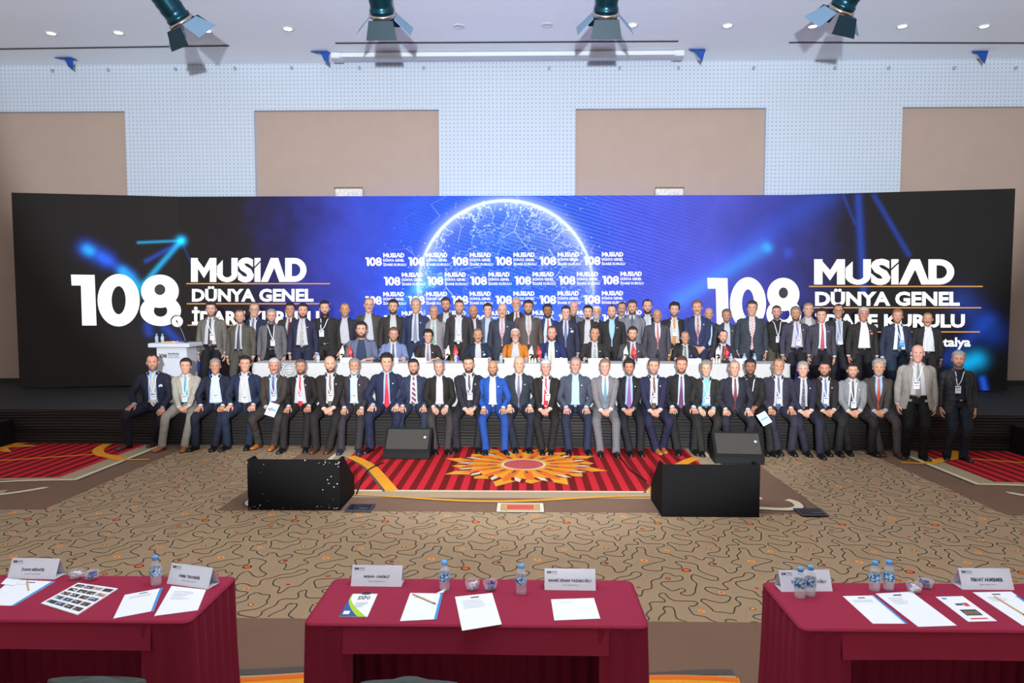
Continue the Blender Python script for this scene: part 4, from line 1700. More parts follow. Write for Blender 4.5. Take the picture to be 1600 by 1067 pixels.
    # ---------------- clothes
    jo = jk.build('jacket' if top == 'jacket' else 'sweater', jm, P_, True)
    tr.build('trousers', d['tm'], P_, True)
    shm = d['sm']
    if top == 'jacket':
        s_ = MB()
        rings = [np.array([F_.tp(q, t, 0) for t in np.arange(24) * 2 * math.pi / 24]) for q in [.03, .08, .13, .18, .23, .28, .33, .38, .42, .445, .47, .49, .51, .528]]
        s_.loft(rings, caps=(True, True))
        so = s_.build('tee_shirt' if d.get('tee') else 'shirt', shm, P_, True)
        if not d.get('tee'):
            c = MB()
            for sg in (-1, 1):
                base_ = [F_.tp(.520, sg * t, .006) for t in np.linspace(.18, math.pi, 9)]
                topc = [F_.P + k * (F_.a * .562 + F_.r * sg * .0615 * math.sin(t) + F_.f * (.060 * math.cos(t) + .004)) for t in np.linspace(.30, math.pi, 9)]
                fold = [F_.P + k * (F_.a * .520 + F_.r * sg * .074 * math.sin(t) + F_.f * (.070 * math.cos(t) + .004)) for t in np.linspace(.34, math.pi, 9)]
                c.loft([np.array(base_), np.array(topc), np.array(fold)], closed=False)
                tie_ = d.get('tie') is not None
                a1 = F_.P + k * (F_.a * .556 + F_.r * sg * .018 + F_.f * .066)
                a2 = F_.P + k * (F_.a * .556 + F_.r * sg * .050 + F_.f * .052)
                a3 = F_.px(.50, sg * .060, .014)
                a4 = F_.px(.462, sg * (.036 if tie_ else .046), .014)
                a5 = F_.px(.505, sg * (.012 if tie_ else .026), .014)
                c.poly([a1, a2, a3, a4, a5])
            c.build('collar', d.get('cm', shm), so, True)
            for Wr, fd, sg in wrists:
                c = MB()
                c.tube([Wr - fd * .03 * k, Wr + fd * .010 * k], [.0385 * k, .037 * k], 12)
                c.build('cuff', d.get('cm', shm), so, True)
        # lapels
        if d.get('lapel', True):
            sb = {'closed': .14, 'open': .10, 'wide': .06, 'shut': .3}[style]
            for sg in (-1, 1):
                lm = MB()
                qs = list(np.linspace(sb, .40, 9)) + [.418, .42, .45, .48, .51, .535]
                inn, out, out2 = [], [], []
                for q in qs:
                    xo = float(np.interp(q, *XO))
                    lw = float(np.interp(q, [sb, .40, .418, .42, .45, .50, .535], [.004, .070, .066, .040, .042, .034, .028]))
                    inn.append(F_.px(q, sg * (xo - .004), .016))
                    out.append(F_.px(q, sg * (xo + lw), .026))
                    out2.append(F_.px(q, sg * (xo + lw + .001), .014))
                lm.loft([np.array(inn), np.array(out), np.array(out2)], closed=False)
                lm.build('lapel', d.get('lm', jm), jo, False)
            if style == 'closed':
                bt = MB()
                p = F_.px(.115, .012, .018)
                bt.lathe([(.001, 0), (.009 * k, .001), (.009 * k, .005), (.001, .006)], c=p, n=8, rot=np.array(Vector(F_.f).to_track_quat('Z', 'Y').to_matrix()))
                bt.build('button', M_BELT, jo)
            if not seat:
                for sg in (-1, 1):
                    pk = MB()
                    r4 = [F_.px(q, sg * xx, .030) for q, xx in ((-.035, .085), (-.035, .165), (0.0, .165), (0.0, .085))]
                    pk.poly(r4)
                    r5 = [F_.px(q, sg * xx, .020) for q, xx in ((-.035, .085), (-.035, .165), (0.0, .165), (0.0, .085))]
                    pk.add(r4 + r5, [(0, 1, 5, 4), (1, 2, 6, 5), (2, 3, 7, 6), (3, 0, 4, 7)])
                    pk.build('pocket_flap', jm, jo)
        if d.get('pin'):
            pn = MB()
            p = F_.px(.385, .098, .030)
            pn.box(p, (.018 * k, .006, .012 * k))
            pn.build('lapel_pin', mat('pin_white', (230, 226, 220), 0.4), jo)
        if d.get('square'):
            pn = MB()
            a_, b_ = F_.px(.315, .090, .028), F_.px(.315, .148, .026)
            c_, e_, g_ = F_.px(.345, .142, .026), F_.px(.357, .118, .028), F_.px(.340, .096, .028)
            pn.poly([a_, b_, c_, e_, g_])
            pn.build('pocket_square', mat('square_cloth', d['square'], 0.7), jo)
    elif top == 'sweater':
        c = MB()
        for sg in (-1, 1):
            r1 = [F_.tp(.515, sg * t, .014) for t in np.linspace(.1, math.pi, 9)]
            r2 = [F_.P + k * (F_.a * .555 + F_.r * sg * .062 * math.sin(t) + F_.f * .060 * math.cos(t)) for t in np.linspace(.35, math.pi, 9)]
            r3 = [F_.P + k * (F_.a * .515 + F_.r * sg * .078 * math.sin(t) + F_.f * .074 * math.cos(t)) for t in np.linspace(.38, math.pi, 9)]
            c.loft([np.array(r1), np.array(r2), np.array(r3)], closed=False)
        c.build('collar', jm, jo, True)
    # belt
    if style in ('open', 'wide') and not d.get('nobelt') and top == 'jacket':
        bl = MB()
        rings = [np.array([F_.tp(q, t, o_) for t in np.arange(24) * 2 * math.pi / 24]) for q, o_ in ((.030, .0), (.032, .004), (.062, .004), (.064, .0))]
        bl.loft(rings, caps=(False, False))
        bo = bl.build('belt', M_BELT, P_, True)
        bk = MB()
        bk.box(F_.px(.047, 0, .008), (.04 * k, .008, .03 * k))
        bk.build('buckle', M_STEEL, bo)
    if d.get('tie') is not None:
        t_ = MB()
        s_end = d.get('tie_end', .02 if pose == 'stand' else .0)
        qs = [.522, .505, .490, .478] + list(np.linspace(.46, s_end + .045, 9)) + [s_end]
        ws = [.013, .020, .016, .011] + list(np.linspace(.014, .040, 9)) + [.002]
        L_ = [F_.px(q, -w_, .007) for q, w_ in zip(qs, ws)]
        C_ = [F_.px(q, .0, .013 if q < .48 else .020) for q in qs]
        R_ = [F_.px(q, w_, .007) for q, w_ in zip(qs, ws)]
        t_.loft([np.array(L_), np.array(C_), np.array(R_)], closed=False)
        t_.build('tie', d['tie'], P_, True)
    if d.get('badge'):
        bx = d.get('bx', .012)
        lo = d.get('bz', .215)
        off = .020 if top == 'jacket' else .018
        if style in ('closed', 'shut') and top == 'jacket':
            off = .030
        ly = MB()
        for sg in (-1, 1):
            pth = [F_.tp(.525, sg * 1.9, .016), F_.tp(.525, sg * 1.0, .016), F_.px(.47, sg * .055 + bx * .2, off), F_.px(.36, sg * .034 + bx * .6, off), F_.px(lo + .02, sg * .006 + bx, off + .004)]
            pp = catmull(pth, 3)
            A_ = [p + F_.r * .0065 * k for p in pp]
            B_ = [p - F_.r * .0065 * k for p in pp]
            ly.loft([np.array(A_), np.array(B_)], closed=False)
        lo_ = ly.build('lanyard', M_STRAPB if d['badge'] == 'b' else M_STRAP, P_)
        bd = MB()
        cpt = F_.px(lo - .045, bx, off + .012)

        def bf(u, v, w_):
            return cpt + k * (F_.r * u + F_.a * v + F_.f * w_)
        for (u0, u1, v0, v1, w0, w1, mi) in ((-.040, .040, -.058, .058, -.002, .002, 0), (-.030, -.004, .022, .044, .002, .003, 1), (.0, .030, .026, .042, .002, .003, 1), (-.026, .026, -.012, -.004, .002, .003, 1)):
            vs = [bf(u, v, w_) for w_ in (w0, w1) for u, v in ((u0, v0), (u1, v0), (u1, v1), (u0, v1))]
            bd.add(vs, [(3, 2, 1, 0), (4, 5, 6, 7), (0, 1, 5, 4), (1, 2, 6, 5), (2, 3, 7, 6), (3, 0, 4, 7)], mi)
        bd.build('badge', [mat('badge_blue', (30, 140, 214), 0.4) if d['badge'] == 'blue' else M_BADGE, M_BADGE if d['badge'] == 'blue' else M_BADGEP], lo_)
    if d.get('watch'):
        Wr, fd, sg = wrists[1]
        wt = MB()
        wt.tube([Wr - fd * .004 * k, Wr + fd * .020 * k], [.0395 * k, .037 * k], 12)
        wt.build('watch', M_STEEL, P_, True)
    # shoes and socks
    for (H, K, A_, dirf) in legs:
        s_ = MB()
        shoe(s_, A_, dirf, k)
        s_.build('shoe', [d['shm'], mat('shoe_sole', (30, 24, 20), 0.7)], P_, True)
        if d['near']:
            s_ = MB()
            s_.tube([A_ - up * .055 + dirf * .02, A_ + dirf * .006, A_ + up * .04 * k], [.038 * k, .034 * k, .034 * k], 10)
            s_.build('sock', mat('sock_cloth', d.get('sock') or (24, 24, 30), 0.9), P_, True)
    return P_

# ------------------------------------------------------------------ who is where
BK, NV, NB_, CH, GR, LG, BR_, SL, RB = (34, 30, 29), (31, 31, 46), (36, 46, 82), (54, 50, 56), (112, 108, 106), (150, 140, 126), (62, 52, 46), (46, 53, 64), (36, 74, 150)
DK, GY, WH, BN, SP = (48, 38, 33), (128, 122, 118), (192, 188, 184), (84, 56, 40), (92, 86, 84)
WS = (186, 182, 184)           # white shirt
LB = (150, 172, 206)           # light blue shirt
BLK = mat('black_leather', (20, 18, 18), 0.28, spec=0.5)
TANL = mat('tan_leather', (166, 92, 44), 0.35, spec=0.5)
BRNL = mat('brown_leather', (74, 46, 34), 0.3, spec=0.5)
NAVL = mat('navy_leather', (28, 40, 60), 0.3, spec=0.5)


def sh(c):
    return mat('shirt_cloth', c, 0.75, spec=0.25, var=0.03, vscale=20, bump=.25, bscale=18)


def prt(c=(190, 192, 198), c2=(158, 166, 184), s=130.0):
    return pattern('print', c, c2, s)


def tie(c):
    return mat('tie_silk', c, 0.45, spec=0.4, var=0.12, vscale=90)


PEOPLE = []


def person(row, px, py, look, jc, **kw):
    PEOPLE.append((row, px, py, look, jc, kw))


R_ = 'F'
person(R_, 237, 552, 'navy suit and cream patterned tie', NV, shirt=LB, tie=pattern('print', (226, 212, 190), (170, 150, 130), 70), hair='buzzr', beard='stubble', hands='knee', feet=((199, 704), (243, 699)), badge=1, square=(190, 206, 226), style='open', shoes=BRNL, skin='m', spread=.1, watch=1)
person(R_, 287.5, 559, 'pale grey suit and teal tie', (158, 150, 136), shirt=WS, tie=tie((40, 150, 156)), hair='full', hands='clasp', feet=((252, 707), (288, 707)), badge=1, style='open', shoes=TANL, bx=-.01, bz=.18)
person(R_, 334.6, 559.5, 'navy suit and pale blue print shirt, grey hair', (34, 34, 50), shirtm=prt((206, 216, 232), (140, 164, 198), 110.0), hair='full', hc=GY, hands='knee', feet=((305, 706), (335, 706)), badge=1, style='wide', skin='m', cuff=1)
person(R_, 381.5, 555, 'blue-navy suit and open white shirt', (34, 42, 62), shirt=WS, hair='full', hands='knee', feet=((354.5, 705), (388, 704)), badge=1, style='wide', bz=.17)
person(R_, 427, 559, 'dark brown suit holding a blue leaflet, white-grey hair', (58, 50, 45), shirt=LB, tie=tie((70, 52, 92)), hair='full', hc=(176, 170, 164), beard='mou', bc=(70, 60, 56), hands='clasp', feet=((403.5, 703), (427, 705)), badge=1, style='open', shoes=TANL, skin='m', clz=.02)
person(R_, 469, 560, 'black suit and red tie, shaved head', BK, shirt=WS, tie=tie((204, 30, 52)), hair='buzz', hc=(92, 74, 66), beard='short', bc=DK, hands='knee', feet=((442, 709), (477, 708)), badge=1, style='wide', skin='m', pin=1, girth=1.1)
person(R_, 515, 555, 'black suit and brown tie, bald with dark beard', (38, 34, 31), shirt=WS, tie=tie((104, 84, 72)), hair=None, beard='short', bc=DK, hands='clasp', feet=((493, 709), (514, 709)), badge=1, style='open', shoes=BRNL, pin=1, hc=DK)
person(R_, 553, 559, 'charcoal suit and pale blue shirt, grey goatee', (54, 47, 52), shirt=(178, 200, 228), hair='full', hc=GY, beard='full', bc=(186, 180, 176), hands='knee', feet=((532.5, 711), (560, 711)), badge=1, style='open', shoes=NAVL, pin=1, skin='m')
person(R_, 603, 552, 'navy suit and plain bright red tie', (36, 40, 64), shirt=LB, tie=tie((224, 30, 48)), hair='spiky', hands='knee', feet=((578, 709), (612, 708)), style='open', pin=1, watch=1, narrow=.8)
person(R_, 645.6, 560, 'dark blue suit and red and white striped tie', (46, 52, 72), shirt=WS, tie=pattern('tristripe', (214, 208, 212), (150, 40, 56), 12.0), hair='full', beard='short', hands='knee', feet=((628, 708), (660, 708)), style='open', watch=1, tie_end=.03)
person(R_, 685, 561, 'black blazer and open white shirt, grey beard', (36, 33, 30), trousers=(62, 56, 54), shirt=WS, hair='full', hc=(126, 120, 116), beard='short', bc=(150, 144, 140), hands='thigh', feet=((680, 711), (699, 711)), style='open', badge='b', bz=.3, nobadge=1)
person(R_, 731.7, 555, 'black suit with glasses and a narrow dark tie', (40, 37, 44), shirt=WS, tie=tie((44, 40, 58)), hair='full', beard='short', glasses='l', hands='clasp', feet=((713, 709), (746, 709)), badge=1, style='closed', bz=.24, pin=1, watch=1, headset=1)
person(R_, 770.6, 562, 'royal blue suit and pale print shirt', RB, shirtm=prt((206, 212, 230), (164, 176, 210)), hair=None, beard='short', bc=(70, 58, 54), hands='knee', feet=((759.5, 712), (789, 712)), style='open', skin='m', pin=1, hc=DK)
person(R_, 811, 555, 'dark slate suit and grey-violet tie, bald', (46, 50, 58), shirt=WS, tie=tie((104, 98, 124)), hair=None, hands='knee', feet=((805, 709), (826, 709)), style='closed', pin=1, trousers=(36, 40, 52), brow=(150, 120, 104))
person(R_, 854, 561, 'black suit and red tie, white hair', (36, 32, 29), shirt=WS, tie=tie((206, 28, 44)), hair='full', hc=WH, hands='clasp', feet=((847, 712), (861, 712)), badge=1, style='open', bx=.035, bz=.25)
person(R_, 899, 557, 'slate checked blazer and jeans, grey receding hair', (70, 74, 86), trousers=(40, 46, 66), shirt=(164, 192, 228), hair='recede', hc=(120, 116, 114), beard='short', bc=(170, 160, 154), hands='knee', feet=((889, 712), (918, 712)), style='open', girth=1.1, pin=1)
person(R_, 946, 560, 'mid-grey suit and teal tie', (116, 112, 114), shirt=(206, 220, 236), tie=pattern('check', (52, 110, 132), (140, 180, 196), 60), hair='full', hc=(122, 96, 78), hands='clasp', feet=((938, 714), (963, 716)), style='closed', sock=(30, 36, 56))
person(R_, 985, 561, 'black suit and purple patterned tie', (32, 31, 34), shirt=LB, tie=pattern('print', (110, 90, 160), (150, 60, 110), 80), hair='spiky', beard='stubble', hands='clasp', feet=((984, 714), (1001, 714)), style='open', pin=1, watch=1, skin='m')
person(R_, 1022, 558, 'navy suit, brown tie and tan shoes', (38, 38, 62), shirt=WS, tie=tie((92, 58, 40)), hair='full', hc=(74, 66, 62), beard='short', bc=(120, 112, 108), hands='clasp', feet=((1026, 711), (1036, 709)), badge=1, style='open', shoes=TANL, pin=1)
person(R_, 1066, 556, 'black suit and dark purple tie, brown beard', (36, 34, 36), shirt=(190, 210, 232), tie=tie((94, 42, 88)), hair='full', hc=(80, 50, 36), beard='short', bc=(96, 58, 40), hands='knee', feet=((1059, 712), (1085, 712)), style='open', narrow=.8)
person(R_, 1105, 563, 'black-olive suit and bright blue print shirt', (42, 40, 34), shirtm=prt((150, 196, 230), (70, 140, 200), 70), hair='wavy', hc=(132, 124, 116), hands='thigh', feet=((1097, 714), (1112, 713)), badge=1, style='open', bx=.02)
person(R_, 1149, 562, 'buttoned dark navy suit and dark red tie', (42, 41, 50), shirt=WS, tie=tie((110, 32, 44)), hair='buzzr', hc=(140, 124, 114), hands='knee', feet=((1140, 712), (1166, 712)), style='closed', girth=1.08, dy=-.10)
person(R_, 1174.5, 560, 'black suit and shirt holding a pale blue sheet', (36, 33, 32), shirt=(28, 26, 28), hair='full', beard='short', hands='clasp', feet=((1190, 713), (1205, 714)), badge=1, style='open', skin='d', dy=.12, clz=.04)
person(R_, 1217.5, 559, 'dark violet-navy suit, bald with grey beard', (50, 47, 60), shirt=WS, tie=tie((70, 80, 120)), hair='buzzr', hc=(120, 100, 90), beard='short', bc=(176, 168, 162), hands='knee', feet=((1216, 712), (1237, 713)), badge=1, style='open', girth=1.15, skin='m')
person(R_, 1256.5, 564, 'dark navy suit, dotted dark tie and red socks', (40, 38, 52), shirt=WS, tie=pattern('dots', (30, 28, 50), (200, 200, 210), 70), hair='full', hc=(138, 136, 132), hands='clasp', feet=((1260, 714), (1282, 718)), style='open', sock=(196, 30, 44), pin=1)
person(R_, 1290, 563, 'black suit and blue tie, dark beard', (38, 34, 33), shirt=WS, tie=pattern('print', (44, 64, 120), (120, 140, 180), 70), hair='buzz', beard='short', hands='clasp', feet=((1292, 713), (1310, 714)), badge=1, style='open', skin='m', pin=1)
person(R_, 1336, 566, 'light grey blazer and black trousers', (124, 122, 124), trousers=(40, 36, 36), shirt=WS, tie=tie((56, 48, 50)), hair='buzz', beard='stubble', hands='clasp', feet=((1326.5, 712.5), (1362, 714)), badge=1, style='open', bx=.02, bz=.16, lean=.16, pin=1)
person(R_, 1376, 561, 'charcoal-brown suit and rust tie, curly grey hair', (64, 57, 52), shirt=LB, tie=tie((166, 60, 40)), hair='wavy', hc=(142, 138, 132), beard='short', bc=(150, 140, 134), hands='clasp', feet=((1375, 714), (1403, 717)), style='closed', trousers=(78, 72, 68), shoes=BRNL, skin='m')
R_ = 'G'
person(R_, 1434, 537, 'light grey blazer, plaid tie and black trousers, bald', (140, 132, 124), trousers=(20, 18, 19), shirt=WS, tie=pattern('plaid', (150, 144, 128), (90, 88, 84), 40), hair=None, badge=1, style='wide', bx=-.03, bz=.26, girth=1.15, skin='l', Y=10.42, hc=(170, 130, 110))
person(R_, 1498, 547, 'black quilted jacket and dark jeans, grey hair', (28, 28, 32), trousers=(32, 36, 48), shirt=(28, 32, 48), tee=1, hair='full', hc=(150, 146, 140), badge=1, style='open', quilt=1, girth=1.1, Y=10.36, bx=-.05, bz=.26, beard='stubble')
R_ = 'T'
person(R_, 563, 502, 'grey-blue blazer over a dark tee shirt', (96, 100, 122), shirt=(48, 56, 78), tee=1, hair='full', beard='short', style='wide', girth=1.1)
person(R_, 613.5, 511, 'light blue-grey suit, glasses and navy tie', (112, 122, 158), shirt=WS, tie=tie((44, 54, 86)), hair='full', hc=(104, 68, 52), beard='short', bc=(130, 84, 62), glasses='l', style='open')
person(R_, 668, 515, 'black suit and mauve patterned tie', (48, 42, 42), shirt=WS, tie=pattern('print', (150, 130, 140), (90, 80, 96), 70), hair='spiky', style='open', pin=1)
person(R_, 746, 513, 'navy suit and open white shirt, dark moustache', (38, 44, 60), shirt=WS, hair='recede', hc=(104, 94, 86), beard='mou', bc=DK, style='open', pin=1, square=(196, 204, 214), skin='m')
person(R_, 805.6, 513, 'mustard orange blazer, white beard and glasses', (186, 112, 40), shirt=WS, hair='recede', hc=(214, 206, 200), beard='short', bc=(210, 200, 194), glasses='d', style='wide')
person(R_, 863, 509, 'blue suit and pale gold tie', (38, 46, 84), shirt=(206, 220, 236), tie=tie((206, 178, 130)), hair='recede', hc=(90, 62, 48), beard='short', bc=(120, 84, 64), style='open', pin=1)
person(R_, 929, 510, 'black suit and black-and-white patterned tie', (46, 42, 40), shirt=WS, tie=pattern('print', (190, 190, 186), (40, 40, 44), 60), hair='recede', style='open', pin=1, skin='m', hc=DK)
person(R_, 988.6, 510, 'charcoal suit and dark patterned tie, brown beard', (66, 62, 66), shirt=WS, tie=pattern('print', (80, 70, 86), (150, 130, 140), 70), hair='full', hc=(54, 40, 34), beard='short', bc=(90, 56, 42), style='open', pin=1)
person(R_, 1072, 517, 'black suit and green tie, blue pocket square, bald', (46, 42, 42), shirt=WS, tie=tie((110, 128, 96)), hair='buzzr', hc=(128, 104, 90), style='open', square=(90, 110, 190), skin='m')
person(R_, 1132, 515, 'dark violet suit and shaved dark hair', (52, 44, 56), shirt=WS, tie=tie((64, 70, 104)), hair='buzzr', hc=(60, 48, 44), beard='stubble', style='open')
R_ = 'S'
person(R_, 330, 470.5, 'open grey-brown blazer, dark tie and black trousers', (104, 98, 90), trousers=(26, 24, 25), shirt=WS, tie=tie((58, 48, 50)), hair='full', badge=1, style='wide', Y=12.55, beard='stubble', bx=.05, bz=.24)
person(R_, 375, 483, 'dark olive-brown suit, glasses and dark tie', (82, 76, 68), shirt=WS, tie=tie((56, 54, 72)), hair='recede', hc=(96, 74, 62), beard='short', bc=(110, 90, 80), glasses='l', style='open', Y=12.5, girth=1.08)
person(R_, 397, 472, 'navy suit with glasses, half hidden', (40, 44, 64), shirt=WS, tie=tie((90, 92, 104)), hair='recede', hc=(120, 108, 100), glasses='d', badge=1, style='open', Y=13.1)
person(R_, 424, 482, 'grey blazer and black shirt with white lanyard, grey hair', (98, 94, 96), trousers=(26, 24, 25), shirt=(34, 31, 32), hair='full', hc=(136, 130, 126), glasses='d', badge=1, style='open', Y=12.6, beard='stubble', girth=1.1, bx=.05)
person(R_, 453, 472, 'dark suit and small red tie, black hair, half hidden', (56, 50, 46), shirt=WS, tie=tie((134, 52, 50)), hair='full', style='open', Y=13.15, skin='m', hc=(36, 29, 26))
person(R_, 472.5, 473, 'navy suit and black-and-white floral tie', (42, 42, 62), shirt=WS, tie=pattern('print', (200, 196, 186), (48, 44, 50), 70), hair='full', beard='short', style='wide', Y=12.62, watch=1, pin=1, hc=(36, 29, 26))
person(R_, 507.5, 469, 'black suit and black shirt, full dark beard', (44, 40, 37), shirt=(30, 27, 27), hair='full', beard='full', bc=(52, 38, 30), badge=1, style='open', Y=12.85, girth=1.12, bx=-.05, bz=.28)
person(R_, 539, 472, 'dark blazer and white print shirt, bald with grey beard', (46, 44, 54), trousers=(38, 36, 42), shirtm=prt((190, 187, 188), (160, 156, 164)), hair='buzzr', hc=(120, 96, 84), beard='short', bc=(130, 118, 110), style='wide', Y=13.0, skin='m')
person(R_, 576, 464, 'dark grey blazer and white print shirt, glasses and moustache', (72, 66, 64), shirtm=prt((190, 187, 188), (164, 164, 174)), hair='buzzr', hc=(140, 120, 108), beard='mou', bc=(110, 86, 72), glasses='d', style='wide', Y=13.15)
person(R_, 614, 467, 'black-brown suit and white print shirt, dark hair', (54, 48, 44), shirtm=prt((190, 186, 184), (166, 160, 162)), hair='full', beard='short', style='open', Y=13.1)
person(R_, 650, 465, 'blue-navy suit and striped blue tie, grey hair', (46, 52, 78), shirt=WS, tie=pattern('stripe', (62, 72, 104), (150, 160, 184), 30), hair='full', hc=(140, 134, 130), style='open', Y=13.05, pin=1)
person(R_, 678, 476, 'mid-grey suit and green patterned tie, bald', (132, 126, 126), shirt=WS, tie=pattern('print', (70, 120, 84), (170, 190, 170), 60), hair='buzzr', hc=(150, 130, 118), style='open', Y=13.05, skin='m')
person(R_, 697, 464, 'dark blazer and open white shirt behind, dark beard', (70, 62, 60), shirt=WS, hair='full', hc=(56, 46, 42), beard='short', style='open', Y=13.6, skin='m')
person(R_, 717.5, 467, 'black suit and open white shirt with badge, short dark hair', (54, 49, 50), shirt=WS, hair='buzz', hc=(60, 48, 42), beard='stubble', badge=1, style='open', Y=13.0, bz=.2)
person(R_, 740, 475, 'dark suit and red patterned tie, shaved head', (60, 56, 62), shirt=WS, tie=pattern('print', (188, 40, 52), (220, 200, 200), 60), hair=None, beard='short', bc=(110, 80, 64), style='open', Y=13.4, skin='m', hc=DK)
person(R_, 762, 473, 'steel-blue blazer and white print shirt, young with dark hair', (84, 92, 110), shirtm=prt(), hair='full', hc=(50, 38, 32), style='open', Y=13.45)
person(R_, 784.6, 473, 'buttoned slate suit, red tie and glasses, bald', (56, 59, 70), shirt=WS, tie=pattern('print', (170, 40, 56), (210, 190, 196), 60), hair=None, beard='mou', bc=(90, 70, 60), glasses='l', style='closed', Y=13.0, hc=(120, 92, 78), pin=1)
person(R_, 807, 463, 'black suit and small red tie behind, grey beard and glasses', (46, 42, 42), shirt=WS, tie=tie((170, 44, 48)), hair=None, beard='short', bc=(200, 192, 188), glasses='l', style='open', Y=13.75, hc=(170, 150, 140))
person(R_, 825, 468, 'dark brown checked suit, buttoned, dark beard', (72, 60, 54), shirt=WS, tie=pattern('print', (140, 110, 104), (200, 180, 176), 60), hair='full', beard='short', style='closed', Y=13.05, girth=1.12, skin='m', jpat=1)
person(R_, 855.7, 474, 'blue suit, pale blue shirt and long red tie', (48, 60, 96), shirt=(188, 206, 230), tie=tie((206, 36, 54)), hair='full', beard='short', style='wide', Y=13.35, skin='d')
person(R_, 884, 477, 'buttoned navy suit, blue tie and white pocket square', (50, 49, 68), shirt=WS, tie=tie((50, 78, 140)), hair='full', hc=(44, 34, 30), style='closed', Y=13.0, square=(226, 226, 230), pin=1)
person(R_, 896, 469, 'grey suit and black shirt behind, bald', (104, 104, 116), shirt=(40, 40, 46), hair=None, style='open', Y=13.65, hc=(150, 120, 104))
person(R_, 918.7, 476, 'black suit and open white shirt, thin dark beard', (52, 47, 46), shirt=WS, hair='full', beard='goatee', style='open', Y=13.15)
person(R_, 932, 477, 'glasses and white hair, only face and shoulder showing', (50, 50, 62), shirt=WS, hair='full', hc=(200, 190, 186), beard='short', bc=(206, 196, 192), glasses='l', style='open', Y=13.7, tie=tie((60, 62, 90)))
person(R_, 956, 475, 'black pinstripe suit and light blue shirt, smiling', (46, 43, 42), shirt=(150, 184, 228), hair='recede', hc=(60, 46, 40), style='closed', Y=13.0, girth=1.08, beard='stubble', pin=1)
person(R_, 971.5, 471, 'dark suit and white collar behind, only face showing', (60, 58, 66), shirt=WS, hair='recede', hc=(50, 40, 36), beard='mou', style='open', Y=13.75, skin='m')
person(R_, 988, 468, 'grey three-piece suit and dark tie, short beard', (118, 118, 124), shirtm=fabric((112, 112, 118)), collar=WS, tie=tie((70, 66, 70)), hair='full', hc=(70, 52, 44), beard='short', style='open', Y=13.3)
person(R_, 1012, 467, 'navy jacket, white shirt and pale tie, black beard', (48, 52, 76), shirt=WS, tie=tie((170, 174, 190)), hair='recede', hc=(34, 27, 24), beard='short', style='wide', Y=13.6, badge=1)
person(R_, 1027, 482, 'buttoned dark grey suit and rose tie, bald with glasses', (72, 69, 76), shirt=(206, 218, 234), tie=tie((176, 80, 88)), hair=None, glasses='l', style='closed', Y=12.95, girth=1.06, skin='m', hc=(150, 110, 92))
person(R_, 1053.5, 472, 'black suit and amber patterned tie, long dark hair', (46, 42, 41), shirt=WS, tie=pattern('print', (214, 150, 50), (180, 100, 30), 70), hair='wavy', hc=(40, 30, 26), beard='stubble', badge=1, style='wide', Y=13.25, bz=.3)
person(R_, 1090, 468, 'buttoned navy suit and dark red tie, hands clasped in front', (46, 52, 80), shirt=WS, tie=pattern('print', (140, 44, 60), (190, 150, 156), 60), hair='full', hc=(116, 84, 66), beard='mou', bc=(90, 62, 50), style='closed', Y=12.98, hands='front', girth=1.06, pin=1)
person(R_, 1107, 480, 'dark suit behind, fair bald head partly hidden', (54, 58, 72), shirt=(190, 206, 228), hair='buzzr', hc=(180, 150, 130), style='open', Y=13.5, skin='m')
person(R_, 1135.5, 482, 'dark slate suit and print shirt beside the white numeral', (58, 60, 66), shirtm=prt(), hair='full', hc=(96, 84, 78), beard='goatee', bc=(110, 96, 88), style='open', Y=13.2, pin=1, skin='m')
person(R_, 1175, 469, 'buttoned dark slate suit and red and white tie', (56, 60, 68), shirt=WS, tie=pattern('stripe', (214, 60, 66), (236, 224, 224), 20), hair='full', hc=(58, 46, 40), style='closed', Y=12.95, girth=1.16, jaw=1.08, tie_end=-.06, skin='l')
person(R_, 1214, 476, 'black sweater and olive trousers with white lanyard', (40, 36, 35), trousers=(86, 82, 62), shirt=WS, top='sweater', hair='buzz', hc=(70, 58, 52), beard='stubble', badge=1, Y=13.1)
person(R_, 1244, 478, 'charcoal blazer, white shirt and long purple tie', (64, 60, 72), trousers=(34, 32, 36), shirt=WS, tie=pattern('print', (110, 90, 160), (150, 130, 190), 60), hair='full', hc=(116, 104, 98), beard='short', bc=(60, 46, 40), badge=1, style='wide', Y=12.7, pin=1, bz=.2, skin='m')
person(R_, 1263, 472, 'grey blazer and open white shirt behind, fair hair', (134, 126, 118), shirt=WS, hair='buzz', hc=(150, 120, 100), style='wide', Y=13.3)
person(R_, 1284, 481, 'charcoal suit, pale blue shirt and red dotted tie, smiling', (68, 64, 72), trousers=(34, 32, 36), shirt=(206, 220, 238), tie=pattern('dots', (170, 36, 60), (220, 150, 160), 90), hair='full', style='open', Y=12.65, pin=1)
person(R_, 1310, 474, 'black suit, blue tie and glasses with long lanyard', (46, 43, 46), shirt=WS, tie=pattern('print', (80, 100, 150), (150, 160, 190), 60), hair='recede', hc=(44, 36, 34), glasses='d', badge=1, style='open', Y=13.15, skin='m', bz=.16)
person(R_, 1349, 479, 'black blazer and open white shirt, red pocket square, grey hair', (48, 43, 41), trousers=(30, 28, 30), shirt=(216, 214, 220), hair='full', hc=(180, 172, 166), style='wide', Y=12.6, square=(190, 120, 116), pin=1, skin='m', girth=1.06)
person(R_, 1402, 482, 'dark navy suit and navy tie with a blue badge', (48, 52, 68), shirt=(216, 220, 232), tie=tie((52, 66, 104)), hair='full', hc=(140, 96, 70), beard='short', bc=(150, 100, 72), badge='blue', style='wide', Y=12.5, girth=1.14, bx=.03, trousers=(40, 50, 70))
